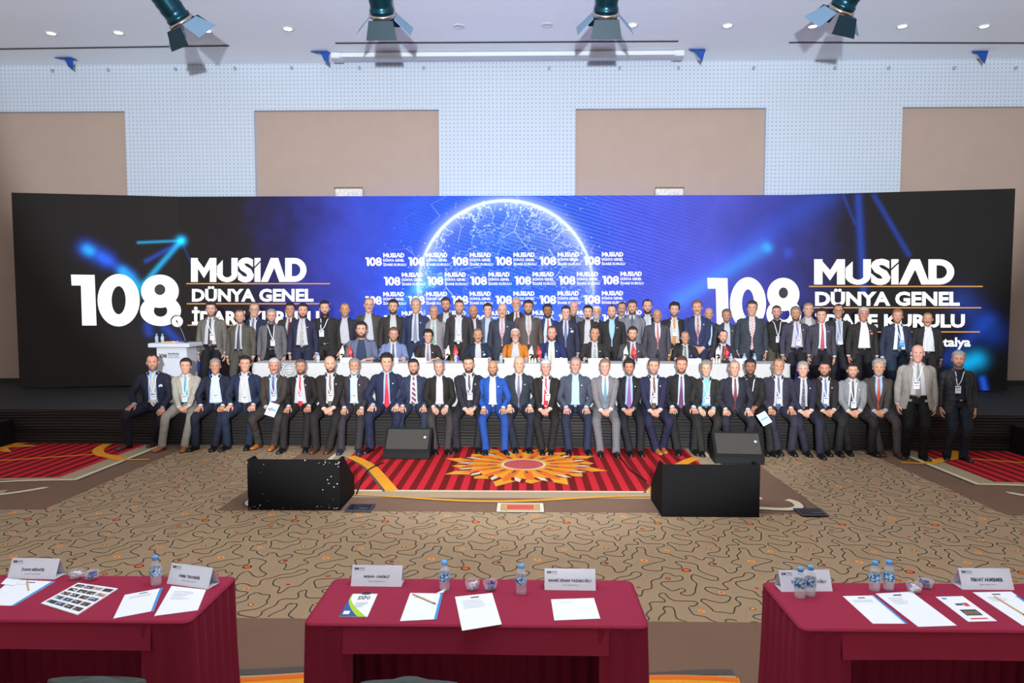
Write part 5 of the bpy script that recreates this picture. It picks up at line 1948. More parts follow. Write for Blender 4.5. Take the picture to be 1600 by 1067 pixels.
person(R_, 1449.6, 487, 'black cardigan and white striped shirt, bald with moustache', (44, 42, 44), shirtm=pattern('pin', (230, 228, 228), (120, 116, 124), 45.0), hair='buzzr', hc=(110, 84, 70), beard='mou', bc=(50, 38, 32), style='wide', Y=12.45, girth=1.08, skin='m', lapel=False)

order = {}
for row in 'FGTS':
    xs_r = sorted(p[1] for p in PEOPLE if p[0] == row)
    for p in PEOPLE:
        if p[0] == row:
            order[id(p)] = xs_r.index(p[1])
ROWP = {'F': ('seated in the front row', 'people seated along the stage edge'), 'G': ('standing on the carpet', 'people standing on the carpet'),
        'T': ('seated at the white table', 'people seated at the white table'), 'S': ('standing on stage', 'people standing on stage behind the table')}
SIT = {}
for i, p in enumerate(PEOPLE):
    row, px, py, look, jc, kw = p
    d = dict(kw)
    st = .03 * (1 if i % 2 else -1) + d.get('dy', 0)
    d['near'] = row in 'FG'
    if row == 'F':
        Yh = stage_y((px - 820) * 11 / FPX) + .07 + st
        lean = d.get('lean', math.radians(6))
        q = at_y(px, py, Yh - math.sin(lean) * .66)
        d['hipz'] = STAGE_H + .09
        d['k'] = min(1.06, max(.84, (q[2] - d['hipz']) / .826))
        d['loc'] = (q[0], Yh, 0)
        d['pose'] = 'sit'
        d['lean'] = lean
        d['feet'] = [tuple(at_z(a, b - 3, .0)[:2] - np.array((q[0], Yh))) for a, b in d['feet']]
    elif row == 'G':
        Yh = d['Y']
        q = at_y(px, py, Yh)
        d['k'] = q[2] / 1.762
        d['hipz'] = .93 * d['k']
        d['loc'] = (q[0], Yh, 0)
        d['pose'] = 'stand'
    elif row == 'S':
        Yh = d['Y']
        q = at_y(px, py, Yh)
        d['k'] = (q[2] - STAGE_H) / 1.762
        d['hipz'] = .93 * d['k']
        d['loc'] = (q[0], Yh, STAGE_H)
        d['pose'] = 'stand'
    else:
        Yh = 12.58
        lean = math.radians(8)
        q = at_y(px, py, Yh - math.sin(lean) * .66)
        d['hipz'] = .55
        d['k'] = (q[2] - STAGE_H - .55) / .82
        d['loc'] = (q[0], Yh, STAGE_H)
        d['pose'] = 'table'
        d['lean'] = lean
        d['tz'] = .75
        d['hands'] = 'table'
        SIT[order[id(p)]] = (q[0], Yh)
    face = -math.atan2(d['loc'][0], d['loc'][1])
    d['yaw'] = face * (.45 if row != 'F' else .6) + random.uniform(-.10, .10)
    d['hyaw'] = face * .9 + random.uniform(-.08, .08)
    d['hpitch'] = .04
    d['jm'] = fabric(jc)
    if d.get('jpat'):
        d['jm'] = pattern('check', jc, tuple(min(255, v + 14) for v in jc), 26)
    if d.get('quilt'):
        M_QUILT = quilted()
        d['jm'] = M_QUILT
    d['tm'] = fabric(tuple(round(v * .88) for v in d.get('trousers', jc)), 'trouser_cloth')
    d['sm'] = d.get('shirtm') or sh(d.get('shirt', WS))
    if 'collar' in d:
        d['cm'] = sh(d['collar'])
    d['shm'] = d.get('shoes', BLK)
    rp = ROWP[row]
    n = order[id(p)]
    d['label'] = 'person in %s, %s' % (look, rp[0])
    d['group'] = rp[1]
    if d.pop('nobadge', None):
        d['badge'] = None
    o = make_person(i, d)
    if d.get('headset'):
        hs = MB()
        c = np.array((0, 0, d['hipz'])) + np.array((.088 * d['k'], -.06, d['k'] * .68))
        hs.tube([c + np.array((0, .0, -.02)), c + np.array((0, .0, .045))], [.014, .014], 8)
        hs.build('earpiece', mat('earpiece_white', (226, 226, 230), 0.4), o, True)

# ================================================================== FURNITURE AND THINGS ON STAGE
M_CLOTHW = mat('white_tablecloth', (194, 189, 185), 0.8, var=0.03, vscale=3, bump=.15, bscale=6)
M_PAPER = mat('white_paper', (236, 238, 242), 0.6)
M_CARD = mat('white_card', (226, 228, 236), 0.5)
M_PRINT = mat('dark_print', (56, 58, 74), 0.6)
M_LINEG2 = mat('faint_print', (150, 150, 158), 0.6)
M_BLUEP = mat('blue_edge', (36, 146, 214), 0.5)
M_GOLDC = mat('gold_frame', (190, 150, 70), 0.35, 0.7)
M_CUSH = mat('cream_cushion', (206, 196, 178), 0.8)
M_MICB = mat('microphone_black', (28, 27, 28), 0.45)
M_CAPB = mat('bottle_cap_blue', (96, 160, 220), 0.4)
M_PET = glass_mat('clear_bottle', (236, 242, 248))
M_WATER = glass_mat('bottle_water', (226, 234, 242))
M_LABEL = pattern('print', (28, 120, 184), (206, 226, 240), 50)
M_GLASSC = glass_mat('clear_glass', (244, 246, 248))

TBL_Z = STAGE_H + .75


def tbl_front(x):
    return 11.64 - .010 * x


tx0, tx1 = at_y(393, 566, 11.66)[0], at_y(1237, 573, 11.6)[0]
t = thing('conference_table', 'long table on stage draped to the floor in a white cloth', 'table', ((tx0 + tx1) / 2, 11.64, STAGE_H))
wl = (tx1 - tx0)
s = MB()
s.bbox((0, .28, .735), (wl, .56, .03), .01)
s.build('cloth_top', M_CLOTHW, t)
s = MB()
rings = []
n = 160
for zz in (.748, .735, .70, .45, .2, .01):
    ring = []
    for j in range(n):
        # walk front edge then the two ends
        u = j / (n - 1)
        L_ = wl + 2 * .56
        a = u * L_
        if a < .56:
            x_, y_, nx, ny = -wl / 2, .56 - a, -1, 0
        elif a < .56 + wl:
            x_, y_, nx, ny = -wl / 2 + (a - .56), 0, 0, -1
        else:
            x_, y_, nx, ny = wl / 2, a - .56 - wl, 1, 0
        amp = .012 * (1 - zz / .75) * math.sin(a * 9.0) + .006 * (1 - zz / .75) * math.sin(a * 23)
        o_ = .004 + amp + .02 * (1 - zz / .75)
        ring.append((x_ + nx * o_, y_ + ny * o_, zz))
    rings.append(np.array(ring))
s.loft(rings, closed=False)
s.build('cloth_drop', M_CLOTHW, t, True)
for sx in np.linspace(-wl / 2 + .2, wl / 2 - .2, 7):
    for sy in (.1, .46):
        s = MB()
        s.tube([(sx, sy, 0), (sx, sy, .72)], .02, 8)
        s.build('table_leg', mat('leg_steel', (120, 120, 122), 0.4, .8), t)
# round emblem printed on the cloth front, near its left end
ec = at_y(453, 577, 11.63)
s = MB()
eg = lambda u, v: (ec[0] - t.location[0] + u, -.034 - .004 * 0, ec[2] - STAGE_H + v)


def ering(r0, r1, a0=0, a1=2 * math.pi, sy=1.0, sx=1.0, n=30):
    A_ = [eg(sx * r0 * math.cos(q), sy * r0 * math.sin(q)) for q in np.linspace(a0, a1, n)]
    B_ = [eg(sx * r1 * math.cos(q), sy * r1 * math.sin(q)) for q in np.linspace(a0, a1, n)]
    s.add(A_ + B_, [(i, i + 1, n + i + 1, n + i) for i in range(n - 1)])


for k in range(18):
    a = k * 2 * math.pi / 18
    ering(.125, .150, a, a + .2, n=4)
ering(.095, .103)
for sx in (.35, .7):
    ering(.096, .101, sx=sx)
for v in (-.05, 0, .05):
    hw_ = math.sqrt(.098 ** 2 - v * v)
    s.poly([eg(-hw_, v - .003), eg(hw_, v - .003), eg(hw_, v + .003), eg(-hw_, v + .003)])
s.build('cloth_emblem', mat('emblem_grey', (120, 120, 120), 0.7), t)

# banquet chairs under the people at the table
s = MB()
s.bbox((0, 0, .42), (.42, .42, .06), .02)
CH_SEAT = s.mesh('seat', M_CUSH)
s = MB()
for sx in (-1, 1):
    pass
s.tube([(-.19, .19, .40), (-.20, .23, .70), (-.19, .26, .90), (-.14, .27, .93), (.14, .27, .93), (.19, .26, .90), (.20, .23, .70), (.19, .19, .40)], .014, 8)
CH_FR = s.mesh('back_frame', M_GOLDC, True)
s = MB()
s.bbox((0, .245, .72), (.32, .02, .26), .008)
CH_BK = s.mesh('backrest', M_CUSH)
s = MB()
s.tube([(0, 0, 0), (0, 0, .40)], [.011, .015], 8)
CH_LEG = s.mesh('leg', M_GOLDC, True)
for i in range(10):
    x_, y_ = SIT[i]
    t = thing('banquet_chair', 'gold framed chair under the %s person from left at the white table' % ordw[i], 'chair', (x_, y_ + .02, STAGE_H), group='gold chairs at the white table')
    link('seat', CH_SEAT, t)
    link('back_frame', CH_FR, t)
    link('backrest', CH_BK, t)
    for sx in (-.18, .18):
        for sy in (-.17, .19):
            link('leg', CH_LEG, t, (sx, sy, 0))


# ---- bottles -----------------------------------------------------------------------
def bottle_parts():
    s = MB()
    s.lathe([(.004, .002), (.024, .0), (.027, .006), (.0275, .03), (.0255, .036), (.0275, .042), (.0275, .10), (.026, .115), (.020, .130), (.0125, .142), (.0125, .150)], n=18)
    b = s.mesh('bottle_body', M_PET, True)
    s = MB()
    s.lathe([(.0278, .056), (.0284, .058), (.0284, .098), (.0278, .10)], n=18, caps=(False, False))
    l = s.mesh('bottle_label', M_LABEL, True)
    s = MB()
    s.lathe([(.014, .146), (.0152, .147), (.0152, .166), (.013, .168), (.001, .168)], n=14)
    c = s.mesh('cap', M_CAPB, True)
    s = MB()
    s.lathe([(.003, .004), (.023, .004), (.0262, .03), (.0262, .10), (.0185, .128), (.002, .128)], n=14)
    w_ = s.mesh('water', M_WATER, True)
    return b, l, c, w_


BOT = bottle_parts()


def bottle(loc, label, group, sc=1.0):
    t = thing('water_bottle', label, 'bottle', tuple(loc), random.uniform(0, 6), group)
    for nm, me in zip(('bottle_body', 'bottle_label', 'cap', 'water'), BOT):
        link(nm, me, t)
    t.scale = (sc * 1.1, sc * 1.1, sc)
    return t


# ---- tent cards --------------------------------------------------------------------
def tent_card(loc, rotz, w_, lines, label, group, h=.105, logo=True):
    t = thing('name_card', label, 'name card', tuple(loc), rotz, group)
    s = MB()
    dp = .048
    th = .0015
    for sg in (1, -1):
        fn = lambda x, y, z, sg=sg: (x, sg * (-dp * (1 - y / h)) + z, y)
        s.prism([(-w_ / 2, 0), (w_ / 2, 0), (w_ / 2, h), (-w_ / 2, h)], -th / 2, th / 2, fn=fn)
    s.prism([(-w_ / 2, -dp), (w_ / 2, -dp), (w_ / 2, dp), (-w_ / 2, dp)], .0005, .002)
    s.build('folded_card', M_CARD, t)
    if lines is None:
        s = MB()
        for y0_, y1_, e_ in ((.044, .052, .3), (.030, .034, .2)):
            s.poly([(u_ * w_, -dp * (1 - v_ / h) - .0022, v_) for u_, v_ in ((-e_, y0_), (e_, y0_), (e_, y1_), (-e_, y1_))])
        s.build('printed_line', M_LINEG2, t)
    elif lines:
        s = MB()
        fn = lambda x, y, o: (x, -dp * (1 - y / h) - .0022, y)
        for txt, x0, x1, y0, y1, bold in lines:
            if txt == '108':
                draw_108(s, fn, x0, x1, y0, y1)
            else:
                text_fit(s, txt, fn, x0, x1, y0, y1, bold=bold, res=1)
        s.build('printed_name', M_PRINT, t)
    return t


# things on the white table: a card, a microphone and papers before each place, bottles and flags between
GRP_C = 'name cards on the white table'
for i in range(10):
    x_, y_ = SIT[i]
    fx = x_ + (.10 if i % 2 else -.05)
    tent_card((fx, tbl_front(fx) + .10, TBL_Z + .001), 0, .26, None, 'white name card before the %s person from left at the white table' % ordw[i], GRP_C, h=.085)
    mx_ = x_ - .16
    t = thing('table_microphone', 'black microphone before the %s person from left at the white table' % ordw[i], 'microphone', (mx_, tbl_front(mx_) + .22, TBL_Z), group='microphones on the white table')
    s = MB()
    s.bbox((0, 0, .022), (.13, .11, .044), .012)
    s.build('microphone_base', M_MICB, t)
    s = MB()
    s.tube(catmull([(0, .03, .04), (.005, .04, .14), (.015, .09, .22), (.02, .15, .26)], 4), .004, 6)
    s.build('gooseneck', M_MICB, t, True)
    s = MB()
    s.tube([(.02, .145, .257), (.021, .17, .268), (.022, .19, .274)], [.008, .011, .007], 8)
    s.build('capsule', M_MICB, t, True)
    s = MB()
    s.box((0, 0, .001), (.21, .29, .002))
    s.box((.02, .01, .003), (.21, .29, .002))
    tag(s.build('paper_sheet', M_PAPER, loc=(x_ + .02, tbl_front(x_) + .33, TBL_Z + .001), rotz=random.uniform(-.2, .2)), 'white papers before the %s person from left at the white table' % ordw[i], 'paper', 'papers on the white table')
for i, (px, wh) in enumerate(((497, 'at the left end'), (646, 'before the black suit and mauve tie'), (712, 'beside the second pair of flags'), (783, 'before the mustard blazer'), (853, 'before the blue suit and gold tie'), (1142, 'left of the pair at the right end'), (1163, 'at the right end'), (1179, 'last on the right end'))):
    p = at_y(px, 560, 11.8)
    bottle((p[0], 11.80, TBL_Z), 'small water bottle on the white table, %s' % wh, 'water bottles on the white table')

M_FLAGR = mat('flag_red', (206, 34, 44), 0.7)
M_FLAGW = mat('flag_white', (222, 222, 222), 0.7)
M_FLAGK = mat('flag_black', (40, 38, 40), 0.7)


def flag_stand(px, wh):
    """a small stand with a red crescent flag and a white-and-black flag on crossed poles"""
    p = at_y(px, 560, 11.95)
    t = thing('flag_stand', 'small stand with red and white flags on the white table, %s' % wh, 'flag stand', (p[0], 11.95, TBL_Z), group='flag stands on the white table')
    s = MB()
    s.lathe([(.05, 0), (.05, .012), (.02, .02), (.012, .05), (.001, .05)], n=14)
    s.build('stand_base', M_GOLDC, t, True)
    for sg, red in ((1, True), (-1, False)):
        top = np.array((sg * .055, 0, .30))
        s = MB()
        s.tube([(sg * .006, 0, .03), top], .004, 6)
        s.build('flag_pole', M_GOLDC, t)
        rows = []
        for a in np.linspace(0, 1, 7):
            r0 = top + np.array((sg * .002, 0, -.005)) + np.array((sg * .10 * a * .55, -.012 * math.sin(a * 7), -.10 * a))
            r1 = r0 + np.array((-sg * .03 * (1 - a), 0, -.15))
            rows.append(np.array([r0 + (r1 - r0) * q + np.array((0, .004 * math.sin(q * 6 + a * 5), 0)) for q in np.linspace(0, 1, 6)]))
        s = MB()
        s.loft(rows, closed=False)
        fo = s.build('flag_cloth', M_FLAGR if red else M_FLAGW, t, True)
        s = MB()
        c = (rows[3][2] + rows[3][3]) / 2 + np.array((0, -.012, 0))
        if red:
            an = np.linspace(.6, 2 * math.pi - .6, 16)
            A_ = [c + np.array((.022 * math.cos(q), 0, .022 * math.sin(q))) for q in an]
            B_ = [c + np.array((.005 + .017 * math.cos(q), 0, .017 * math.sin(q))) for q in an]
            s.loft([np.array(A_), np.array(B_)], closed=False)
            st = []
            for q in range(10):
                r_ = .010 if q % 2 == 0 else .004
                st.append(c + np.array((.026 + r_ * math.cos(q * math.pi / 5), 0, r_ * math.sin(q * math.pi / 5))))
            s.poly(st)
            s.build('crescent_and_star', M_FLAGW, fo)
        else:
            s.poly([c + np.array(q) for q in ((-.035, 0, -.055), (.03, 0, -.06), (.03, 0, -.03), (0, 0, -.022), (-.02, 0, -.035))])
            for q in range(5):
                a = q * 1.256
                s.poly([c + np.array((.016 * math.cos(a + e), 0, .014 + .016 * math.sin(a + e))) for e in (0, .5, .8)])
            s.build('flag_emblem', M_FLAGK, fo)
    return t


for px, wh in ((541, 'before the grey-blue blazer'), (706, 'right of the mauve tie'), (836, 'right of the mustard blazer'), (984, 'before the charcoal suit'), (1128, 'before the violet suit')):
    flag_stand(px, wh)
for px, wh in ((832, 'beside the flags right of the mustard blazer'), (1120, 'beside the flags at the right end')):
    p = at_y(px, 560, 11.78)
    t = thing('crystal_ornament', 'small glass ornament on the white table, %s' % wh, 'ornament', (p[0], 11.78, TBL_Z), group='ornaments on the white table')
    for k_ in range(3):
        s = MB()
        s.lathe([(.018, 0), (.022, .03), (.014, .07), (.018, .08)], c=((k_ - 1) * .05, .01 * k_, 0), n=8)
        s.build('crystal_block', mat('crystal', (226, 220, 200), 0.1, .2), t)

# ---- lectern -----------------------------------------------------------------------
lp = at_y(268, 560, 12.0)
M_LECT = mat('lectern_white', (196, 196, 202), 0.45)
t = thing('lectern', 'white lectern with printed front at the left of the group', 'lectern', (lp[0], 12.0, STAGE_H))
s = MB()
s.bbox((.01, .18, .50), (.54, .40, 1.0), .012)
s.build('lectern_body', M_LECT, t)
s = MB()
s.bbox((0, .16, 1.035), (.74, .52, .075), .012)
s.build('lectern_top', M_LECT, t)
s = MB()
s.bbox((.01, .18, .02), (.66, .5, .04), .01)
s.build('lectern_foot', M_LECT, t)
s = MB()
fn = lambda x, y, o: (x, -.0225, y)

g1 = lambda a, b: (-.215 + (a - 111) * .145 / 172.0, -.0225, .81 + (509 - b) * .07 / 81.0)
s.poly([g1(*q_) for q_ in ((111, 429), (148, 429.5), (151, 508.5), (128.5, 508.5), (126.5, 446), (112, 446))])
for (c_x, c_y, r_x, r_y, i_x, i_y, i_cy) in ((185.5, 469, 33, 41, 11, 22, 469), (250, 455, 29.5, 26, 8.4, 8.4, 452.5), (251, 485.5, 32, 23.8, 10.5, 9.3, 485.5)):
    an_ = np.arange(20) * 2 * math.pi / 20
    s.add([g1(c_x + r_x * math.cos(t_), c_y + r_y * math.sin(t_)) for t_ in an_] + [g1(c_x + i_x * math.cos(t_), i_cy + i_y * math.sin(t_)) for t_ in an_], [(i_, (i_ + 1) % 20, 20 + (i_ + 1) % 20, 20 + i_) for i_ in range(20)])

musiad(s, lambda a, b, o: (-.05 + .20 * a, -.0225, .868 + .03 * b))
text_fit(s, 'DÜNYA GENEL', fn, -.05, .15, .835, .860, bold=.02, res=1)
text_fit(s, 'İDARE KURULU', fn, -.05, .17, .805, .828, bold=.02, res=1)
s.build('printed_logo', M_PRINT, t)
t = thing('lectern_microphone', 'thin gooseneck microphone rising from the white lectern', 'microphone', (lp[0] + .19, 12.15, STAGE_H + 1.073))
s = MB()
s.lathe([(.03, 0), (.03, .012), (.012, .02)], n=12)
s.build('microphone_base', M_MICB, t)
s = MB()
s.tube(catmull([(0, 0, .01), (-.03, -.02, .14), (-.07, -.04, .26), (-.11, -.06, .36)], 4), .0045, 6)
s.build('gooseneck', mat('gooseneck_grey', (150, 146, 142), 0.4, .6), t, True)
s = MB()
s.tube([(-.108, -.06, .355), (-.118, -.068, .385), (-.124, -.075, .405)], [.008, .013, .008], 8)
s.build('capsule', M_MICB, t, True)
for px, wh in ((245, 'left'), (254, 'right')):
    p = at_y(px, 533, 12.12)
    bottle((p[0], 12.12, STAGE_H + 1.073), 'small water bottle on the white lectern, %s of two' % wh, 'water bottles on the lectern', .95)
p = at_y(267, 533, 12.1)
s = MB()
s.bbox((0, 0, .012), (.20, .14, .024), .004)
tag(s.build('notepad', pattern('print', (236, 226, 210), (206, 150, 90), 9), loc=(p[0], 12.1, STAGE_H + 1.073)), 'small pad of papers lying on top of the white lectern', 'notepad')

# papers held by two people of the front row
for px, py, Y_, rz, wh, sx in ((425, 640, 10.80, .3, 'pale blue leaflet held by the person in the dark brown suit', .22), (1194, 654, 10.58, -.5, 'pale blue sheet held by the person in black suit and black shirt', .20)):
    p = at_y(px, py, Y_)
    s = MB()
    rm = Matrix.Rotation(rz, 3, 'Y') @ Matrix.Rotation(-.5, 3, 'X')
    s.box((0, 0, 0), (sx * .75, .004, sx), rot=rm)
    s.box((.0, -.004, 0), (sx * .6, .003, sx * .1), 1, rot=rm)
    tag(s.build('leaflet', [mat('pale_blue_paper', (186, 204, 232), 0.6), M_BLUEP], loc=tuple(p)), wh, 'paper')

# ---- floor monitors ----------------------------------------------------------------
M_GRILL = mat('speaker_grille', (74, 70, 64), 0.55, .5, var=0.5, vscale=90, bump=.5, bscale=160)
M_CAB = mat('speaker_black', (16, 15, 15), 0.55, spec=0.25)
for (px, pb, wpx, rz, wh) in ((634, 719, 76, -.03, 'before the person with the striped tie'), (1157, 727, 82, -.06, 'before the person in the buttoned navy suit')):
    p = at_z(px, pb, 0)
    w_ = .70
    t = thing('stage_monitor', 'black wedge monitor speaker on the floor %s' % wh, 'speaker', (p[0], p[1] + .02, 0), rz, 'wedge monitors on the floor')
    s = MB()
    prof = [(0, .02), (.05, 0), (.42, 0), (.44, .30), (.36, .43), (.30, .44), (.0, .10)]
    s.prism([(a, b) for a, b in prof], -w_ / 2, w_ / 2, fn=lambda a, b, z: (z, a, b))
    s.build('cabinet', M_CAB, t)
    s = MB()
    g0, g1 = np.array((.018, .12)), np.array((.285, .418))
    nn = unit((-(g1 - g0)[1], (g1 - g0)[0]))
    nn = nn if nn[0] < 0 else -nn

    def gp(x, v, o):
        q = g0 + (g1 - g0) * v + nn * o
        return (x, q[0], q[1])
    s.prism([(-w_ / 2 + .03, .10), (w_ / 2 - .03, .10), (w_ / 2 - .03, .97), (-w_ / 2 + .03, .97)], .0, .012, fn=lambda x, v, o: gp(x, v, o))
    go = s.build('grille', M_GRILL, t)
    s = MB()
    an = np.arange(14) * 2 * math.pi / 14
    s.poly([gp(w_ / 2 - .09 + .022 * math.cos(q), .62 + .05 * math.sin(q), .016) for q in an])
    s.build('maker_badge', mat('badge_silver', (214, 214, 218), 0.3, .6), go)
    for sx in (-1, 1):
        s = MB()
        s.prism([(a * .9 + .02, b * .9 + .02) for a, b in prof], 0, .012, fn=lambda a, b, z, sx=sx: (sx * (w_ / 2 + z - .004), a, b))
        s.build('end_cheek', M_CAB, t)
    for sx in (-1, 1):
        s = MB()
        s.box((sx * (w_ / 2 - .06), .22, -.0), (.05, .3, .012))
        s.build('rubber_foot', M_CAB, t)

# black open-backed screens in front of the monitors
for side, (a, b, yb) in (('left', (387, 532, 797.5)), ('right', (1034, 1186, 808))):
    p0, p1 = at_z(a, yb, 0), at_z(b, yb, 0)
    w_ = p1[0] - p0[0]
    cx = (p0[0] + p1[0]) / 2
    t = thing('monitor_cover', 'black painted three-sided wooden box on the carpet, the %s one' % ('scuffed left' if side == 'left' else 'clean right'), 'box', (cx, (p0[1] + p1[1]) / 2, 0), 0, 'black boxes on the carpet')
    bm_ = mat('black_paint_scuffed' if side == 'left' else 'black_paint_clean', (7, 6, 6), 0.75, spec=0.15, var=.2, vscale=5)
    s = MB()
    s.bbox((0, .012, .295), (w_, .024, .59), .003)
    s.build('front_board', bm_, t)
    for sx in (-1, 1):
        s = MB()
        s.prism([(.02, 0), (.66, 0), (.66, .22), (.19, .59), (.02, .59)], 0, .022, fn=lambda u, v, z, sx=sx: (sx * (w_ / 2 - .024) + (z if sx > 0 else -z + .0), u, v))
        s.build('side_board', bm_, t)
    if side == 'left':
        s = MB()
        r2 = random.Random(5)
        for _ in range(46):
            u = r2.choice((-1, 1)) * (w_ / 2 - abs(r2.gauss(0, .16)))
            v = min(.585, max(.005, r2.choice((0.04, .56, r2.uniform(0, .58))) + r2.gauss(0, .02)))
            e = r2.uniform(.002, .007)
            s.poly([(u + e * math.cos(q) * r2.uniform(.6, 1.4), -.0008, v + e * math.sin(q)) for q in np.arange(6) * math.pi / 3])
        tag(s.build('paint_chips', mat('chipped_paint', (190, 184, 174), 0.8), t), None, None, kind='stuff')

# floor socket plates
for px, py, wh in ((563, 796, 'right of the scuffed black box'), (1267, 803, 'right of the clean black box')):
    p = at_z(px, py, 0)
    t = thing('floor_socket', 'black floor socket plate set in the carpet, %s' % wh, 'floor socket', (p[0], p[1], .016), 0, 'floor socket plates')
    s = MB()
    s.bbox((0, 0, .006), (.30, .26, .012), .003)
    s.build('socket_frame', mat('grey_plate', (70, 70, 74), 0.5, .4), t)
    s = MB()
    s.bbox((0, .005, .014), (.24, .20, .006), .002)
    s.build('socket_lid', mat('dark_lid', (26, 26, 28), 0.4, .3), t)
    s = MB()
    s.box((.05, -.06, .0185), (.10, .012, .003))
    s.build('lid_handle', M_STEEL, t)

# cables on the carpet
for pts, wh in ((((600, 723), (585, 729), (572, 738), (563, 756), (557, 772)), 'black cable running from the scuffed box to the left wedge monitor'),
                (((1010, 752), (1000, 745), (985, 735), (975, 722), (966, 714)), 'black cable running from the clean black box towards the stage')):
    s = MB()
    s.tube([(q[0], q[1], .026) for q in catmull([at_z(a, b, 0.02) for a, b in pts], 5)], .009, 6)
    tag(s.build('cable', M_CAB, None, True), wh, 'cable')

# ================================================================== FRONT TABLES
M_BURG = mat('burgundy_cloth', (148, 35, 62), 0.75, spec=0.2, var=0.08, vscale=3, bump=.12, bscale=9)
M_BURGD = mat('burgundy_skirt', (132, 27, 54), 0.75, spec=0.2, var=0.08, vscale=4)
TZ = .75


def pleat_strip(path, z0, z1, amp=.022, per=.095, step=.010, gather=.0):
    """wavy hanging cloth along a polyline path (x, y); returns an MB"""
    P = [np.array(q, float) for q in path]
    seg = [np.linalg.norm(P[i + 1] - P[i]) for i in range(len(P) - 1)]
    L_ = sum(seg)
    n = max(4, int(L_ / step))
    top, mid, bot = [], [], []
    for j in range(n + 1):
        a = L_ * j / n
        i = 0
        while i < len(seg) - 1 and a > seg[i]:
            a -= seg[i]
            i += 1
        d = unit(P[i + 1] - P[i])
        q = P[i] + d * a
        nn = np.array((d[1], -d[0]))
        ph = (L_ * j / n) / per
        w_ = (abs((ph % 1) - .5) * 2) ** .7
        o = amp * (w_ - .4)
        top.append((q[0] + nn[0] * o * .35, q[1] + nn[1] * o * .35, z1))
        mid.append((q[0] + nn[0] * (o + .006), q[1] + nn[1] * (o + .006), (z0 + z1) / 2))
        bot.append((q[0] + nn[0] * (o * 1.5 + .018), q[1] + nn[1] * (o * 1.5 + .018), z0 + .004 * math.sin(ph * 2.1)))
    s = MB()
    s.loft([np.array(top), np.array(mid), np.array(bot)], closed=False)
    return s


def round_rect(x0, x1, y0, y1, r, n=6):
    pts = []
    for cx, cy, a0 in ((x1 - r, y0 + r, -math.pi / 2), (x1 - r, y1 - r, 0), (x0 + r, y1 - r, math.pi / 2), (x0 + r, y0 + r, math.pi)):
        for q in np.linspace(0, math.pi / 2, n):
            pts.append((cx + r * math.cos(a0 + q), cy + r * math.sin(a0 + q)))
    return pts


def front_table(x0, x1, y0, y1, label):
    t = thing('skirted_table', label, 'table', ((x0 + x1) / 2, (y0 + y1) / 2, 0), 0, 'burgundy skirted tables')
    hx, hy = (x1 - x0) / 2, (y1 - y0) / 2
    s = MB()
    rr = [round_rect(-hx + e, hx - e, -hy + e, hy - e, .045) for e in (.0, .0, .006, .018)]
    s.loft([np.array([(p[0], p[1], z) for p in r_]) for r_, z in zip(rr, (TZ - .03, TZ - .010, TZ - .003, TZ))])
    s.build('cloth_top', M_BURG, t, False)
    s = MB()
    s.tube([(p[0], p[1], TZ - .012) for p in round_rect(-hx - .002, hx + .002, -hy - .002, hy + .002, .045)] + [(hx - .04, -hy - .002, TZ - .012)], .006, 6, caps=(False, False))
    s.build('cloth_seam', M_BURGD, t, True)
    # apron along the near side
    s = pleat_strip([(-hx + .2, -hy), (hx - .2, -hy)], TZ - .150, TZ - .012, amp=.004, per=.9, step=.03)
    s.build('apron', M_BURG, t, True)
    # near corners and ends, one hanging skirt each
    for sx in (-1, 1):
        path = [(sx * (hx - .25), -hy), (sx * (hx - .02), -hy), (sx * hx, -hy + .02), (sx * hx, hy - .02), (sx * (hx - .02), hy)]
        if sx < 0:
            path = path[::-1]
        s = pleat_strip(path, .02, TZ - .012)
        s.build('end_skirt', M_BURGD, t, True)
    s = pleat_strip([(hx - .02, hy), (-hx + .02, hy)], .05, TZ - .012)
    s.build('far_skirt', M_BURGD, t, True)
    for sx in (-1, 1):
        for sy in (-1, 1):
            s = MB()
            s.tube([(sx * (hx - .12), sy * (hy - .08), 0), (sx * (hx - .12), sy * (hy - .08), TZ - .03)], .016, 8)
            s.build('leg', mat('dark_steel_leg', (50, 50, 52), 0.4, .7), t)
    return t


TY0, TY1 = 3.40, 3.98
front_table(-3.50, -1.73, TY0, TY1, 'burgundy skirted table at lower left with photo magazine')
front_table(-1.13, .63, TY0 - .01, TY1 - .01, 'burgundy skirted table at lower centre with colourful brochure')
front_table(1.40, 3.16, TY0 - .02, TY1 - .02, 'burgundy skirted table at lower right with four bottles')


def on_table(px, py):
    return at_z(px, py, TZ)


def sheet(name, corners, label, cat, group, mats, extra=None, th=.002, lift=.001):
    """flat thing lying on a front table; corners in image order"""
    P = [on_table(a, b) for a, b in corners]
    c = sum(P) / 4
    s = MB()
    vs = [(p[0] - c[0], p[1] - c[1], z) for z in (0, th) for p in P]
    s.add(vs, [(3, 2, 1, 0), (4, 5, 6, 7), (0, 1, 5, 4), (1, 2, 6, 5), (2, 3, 7, 6), (3, 0, 4, 7)])

    def uv(u, v, o=0.0):
        a = P[0] + (P[1] - P[0]) * u
        b = P[3] + (P[2] - P[3]) * u
        q = a + (b - a) * v
        return (q[0] - c[0], q[1] - c[1], th + .0006 + o)
    if extra:
        extra(s, uv)
    o = s.build(name, mats, loc=(c[0], c[1], TZ + lift))
    tag(o, label, cat, group)
    return o


def quad(s, uv, u0, u1, v0, v1, mi, o=0.0):
    s.poly([uv(u0, v0, o), uv(u1, v0, o), uv(u1, v1, o), uv(u0, v1, o)], mi)


M_LINEG = mat('grey_text', (186, 190, 198), 0.6)
M_PENCIL = mat('pencil_wood', (206, 170, 120), 0.5)


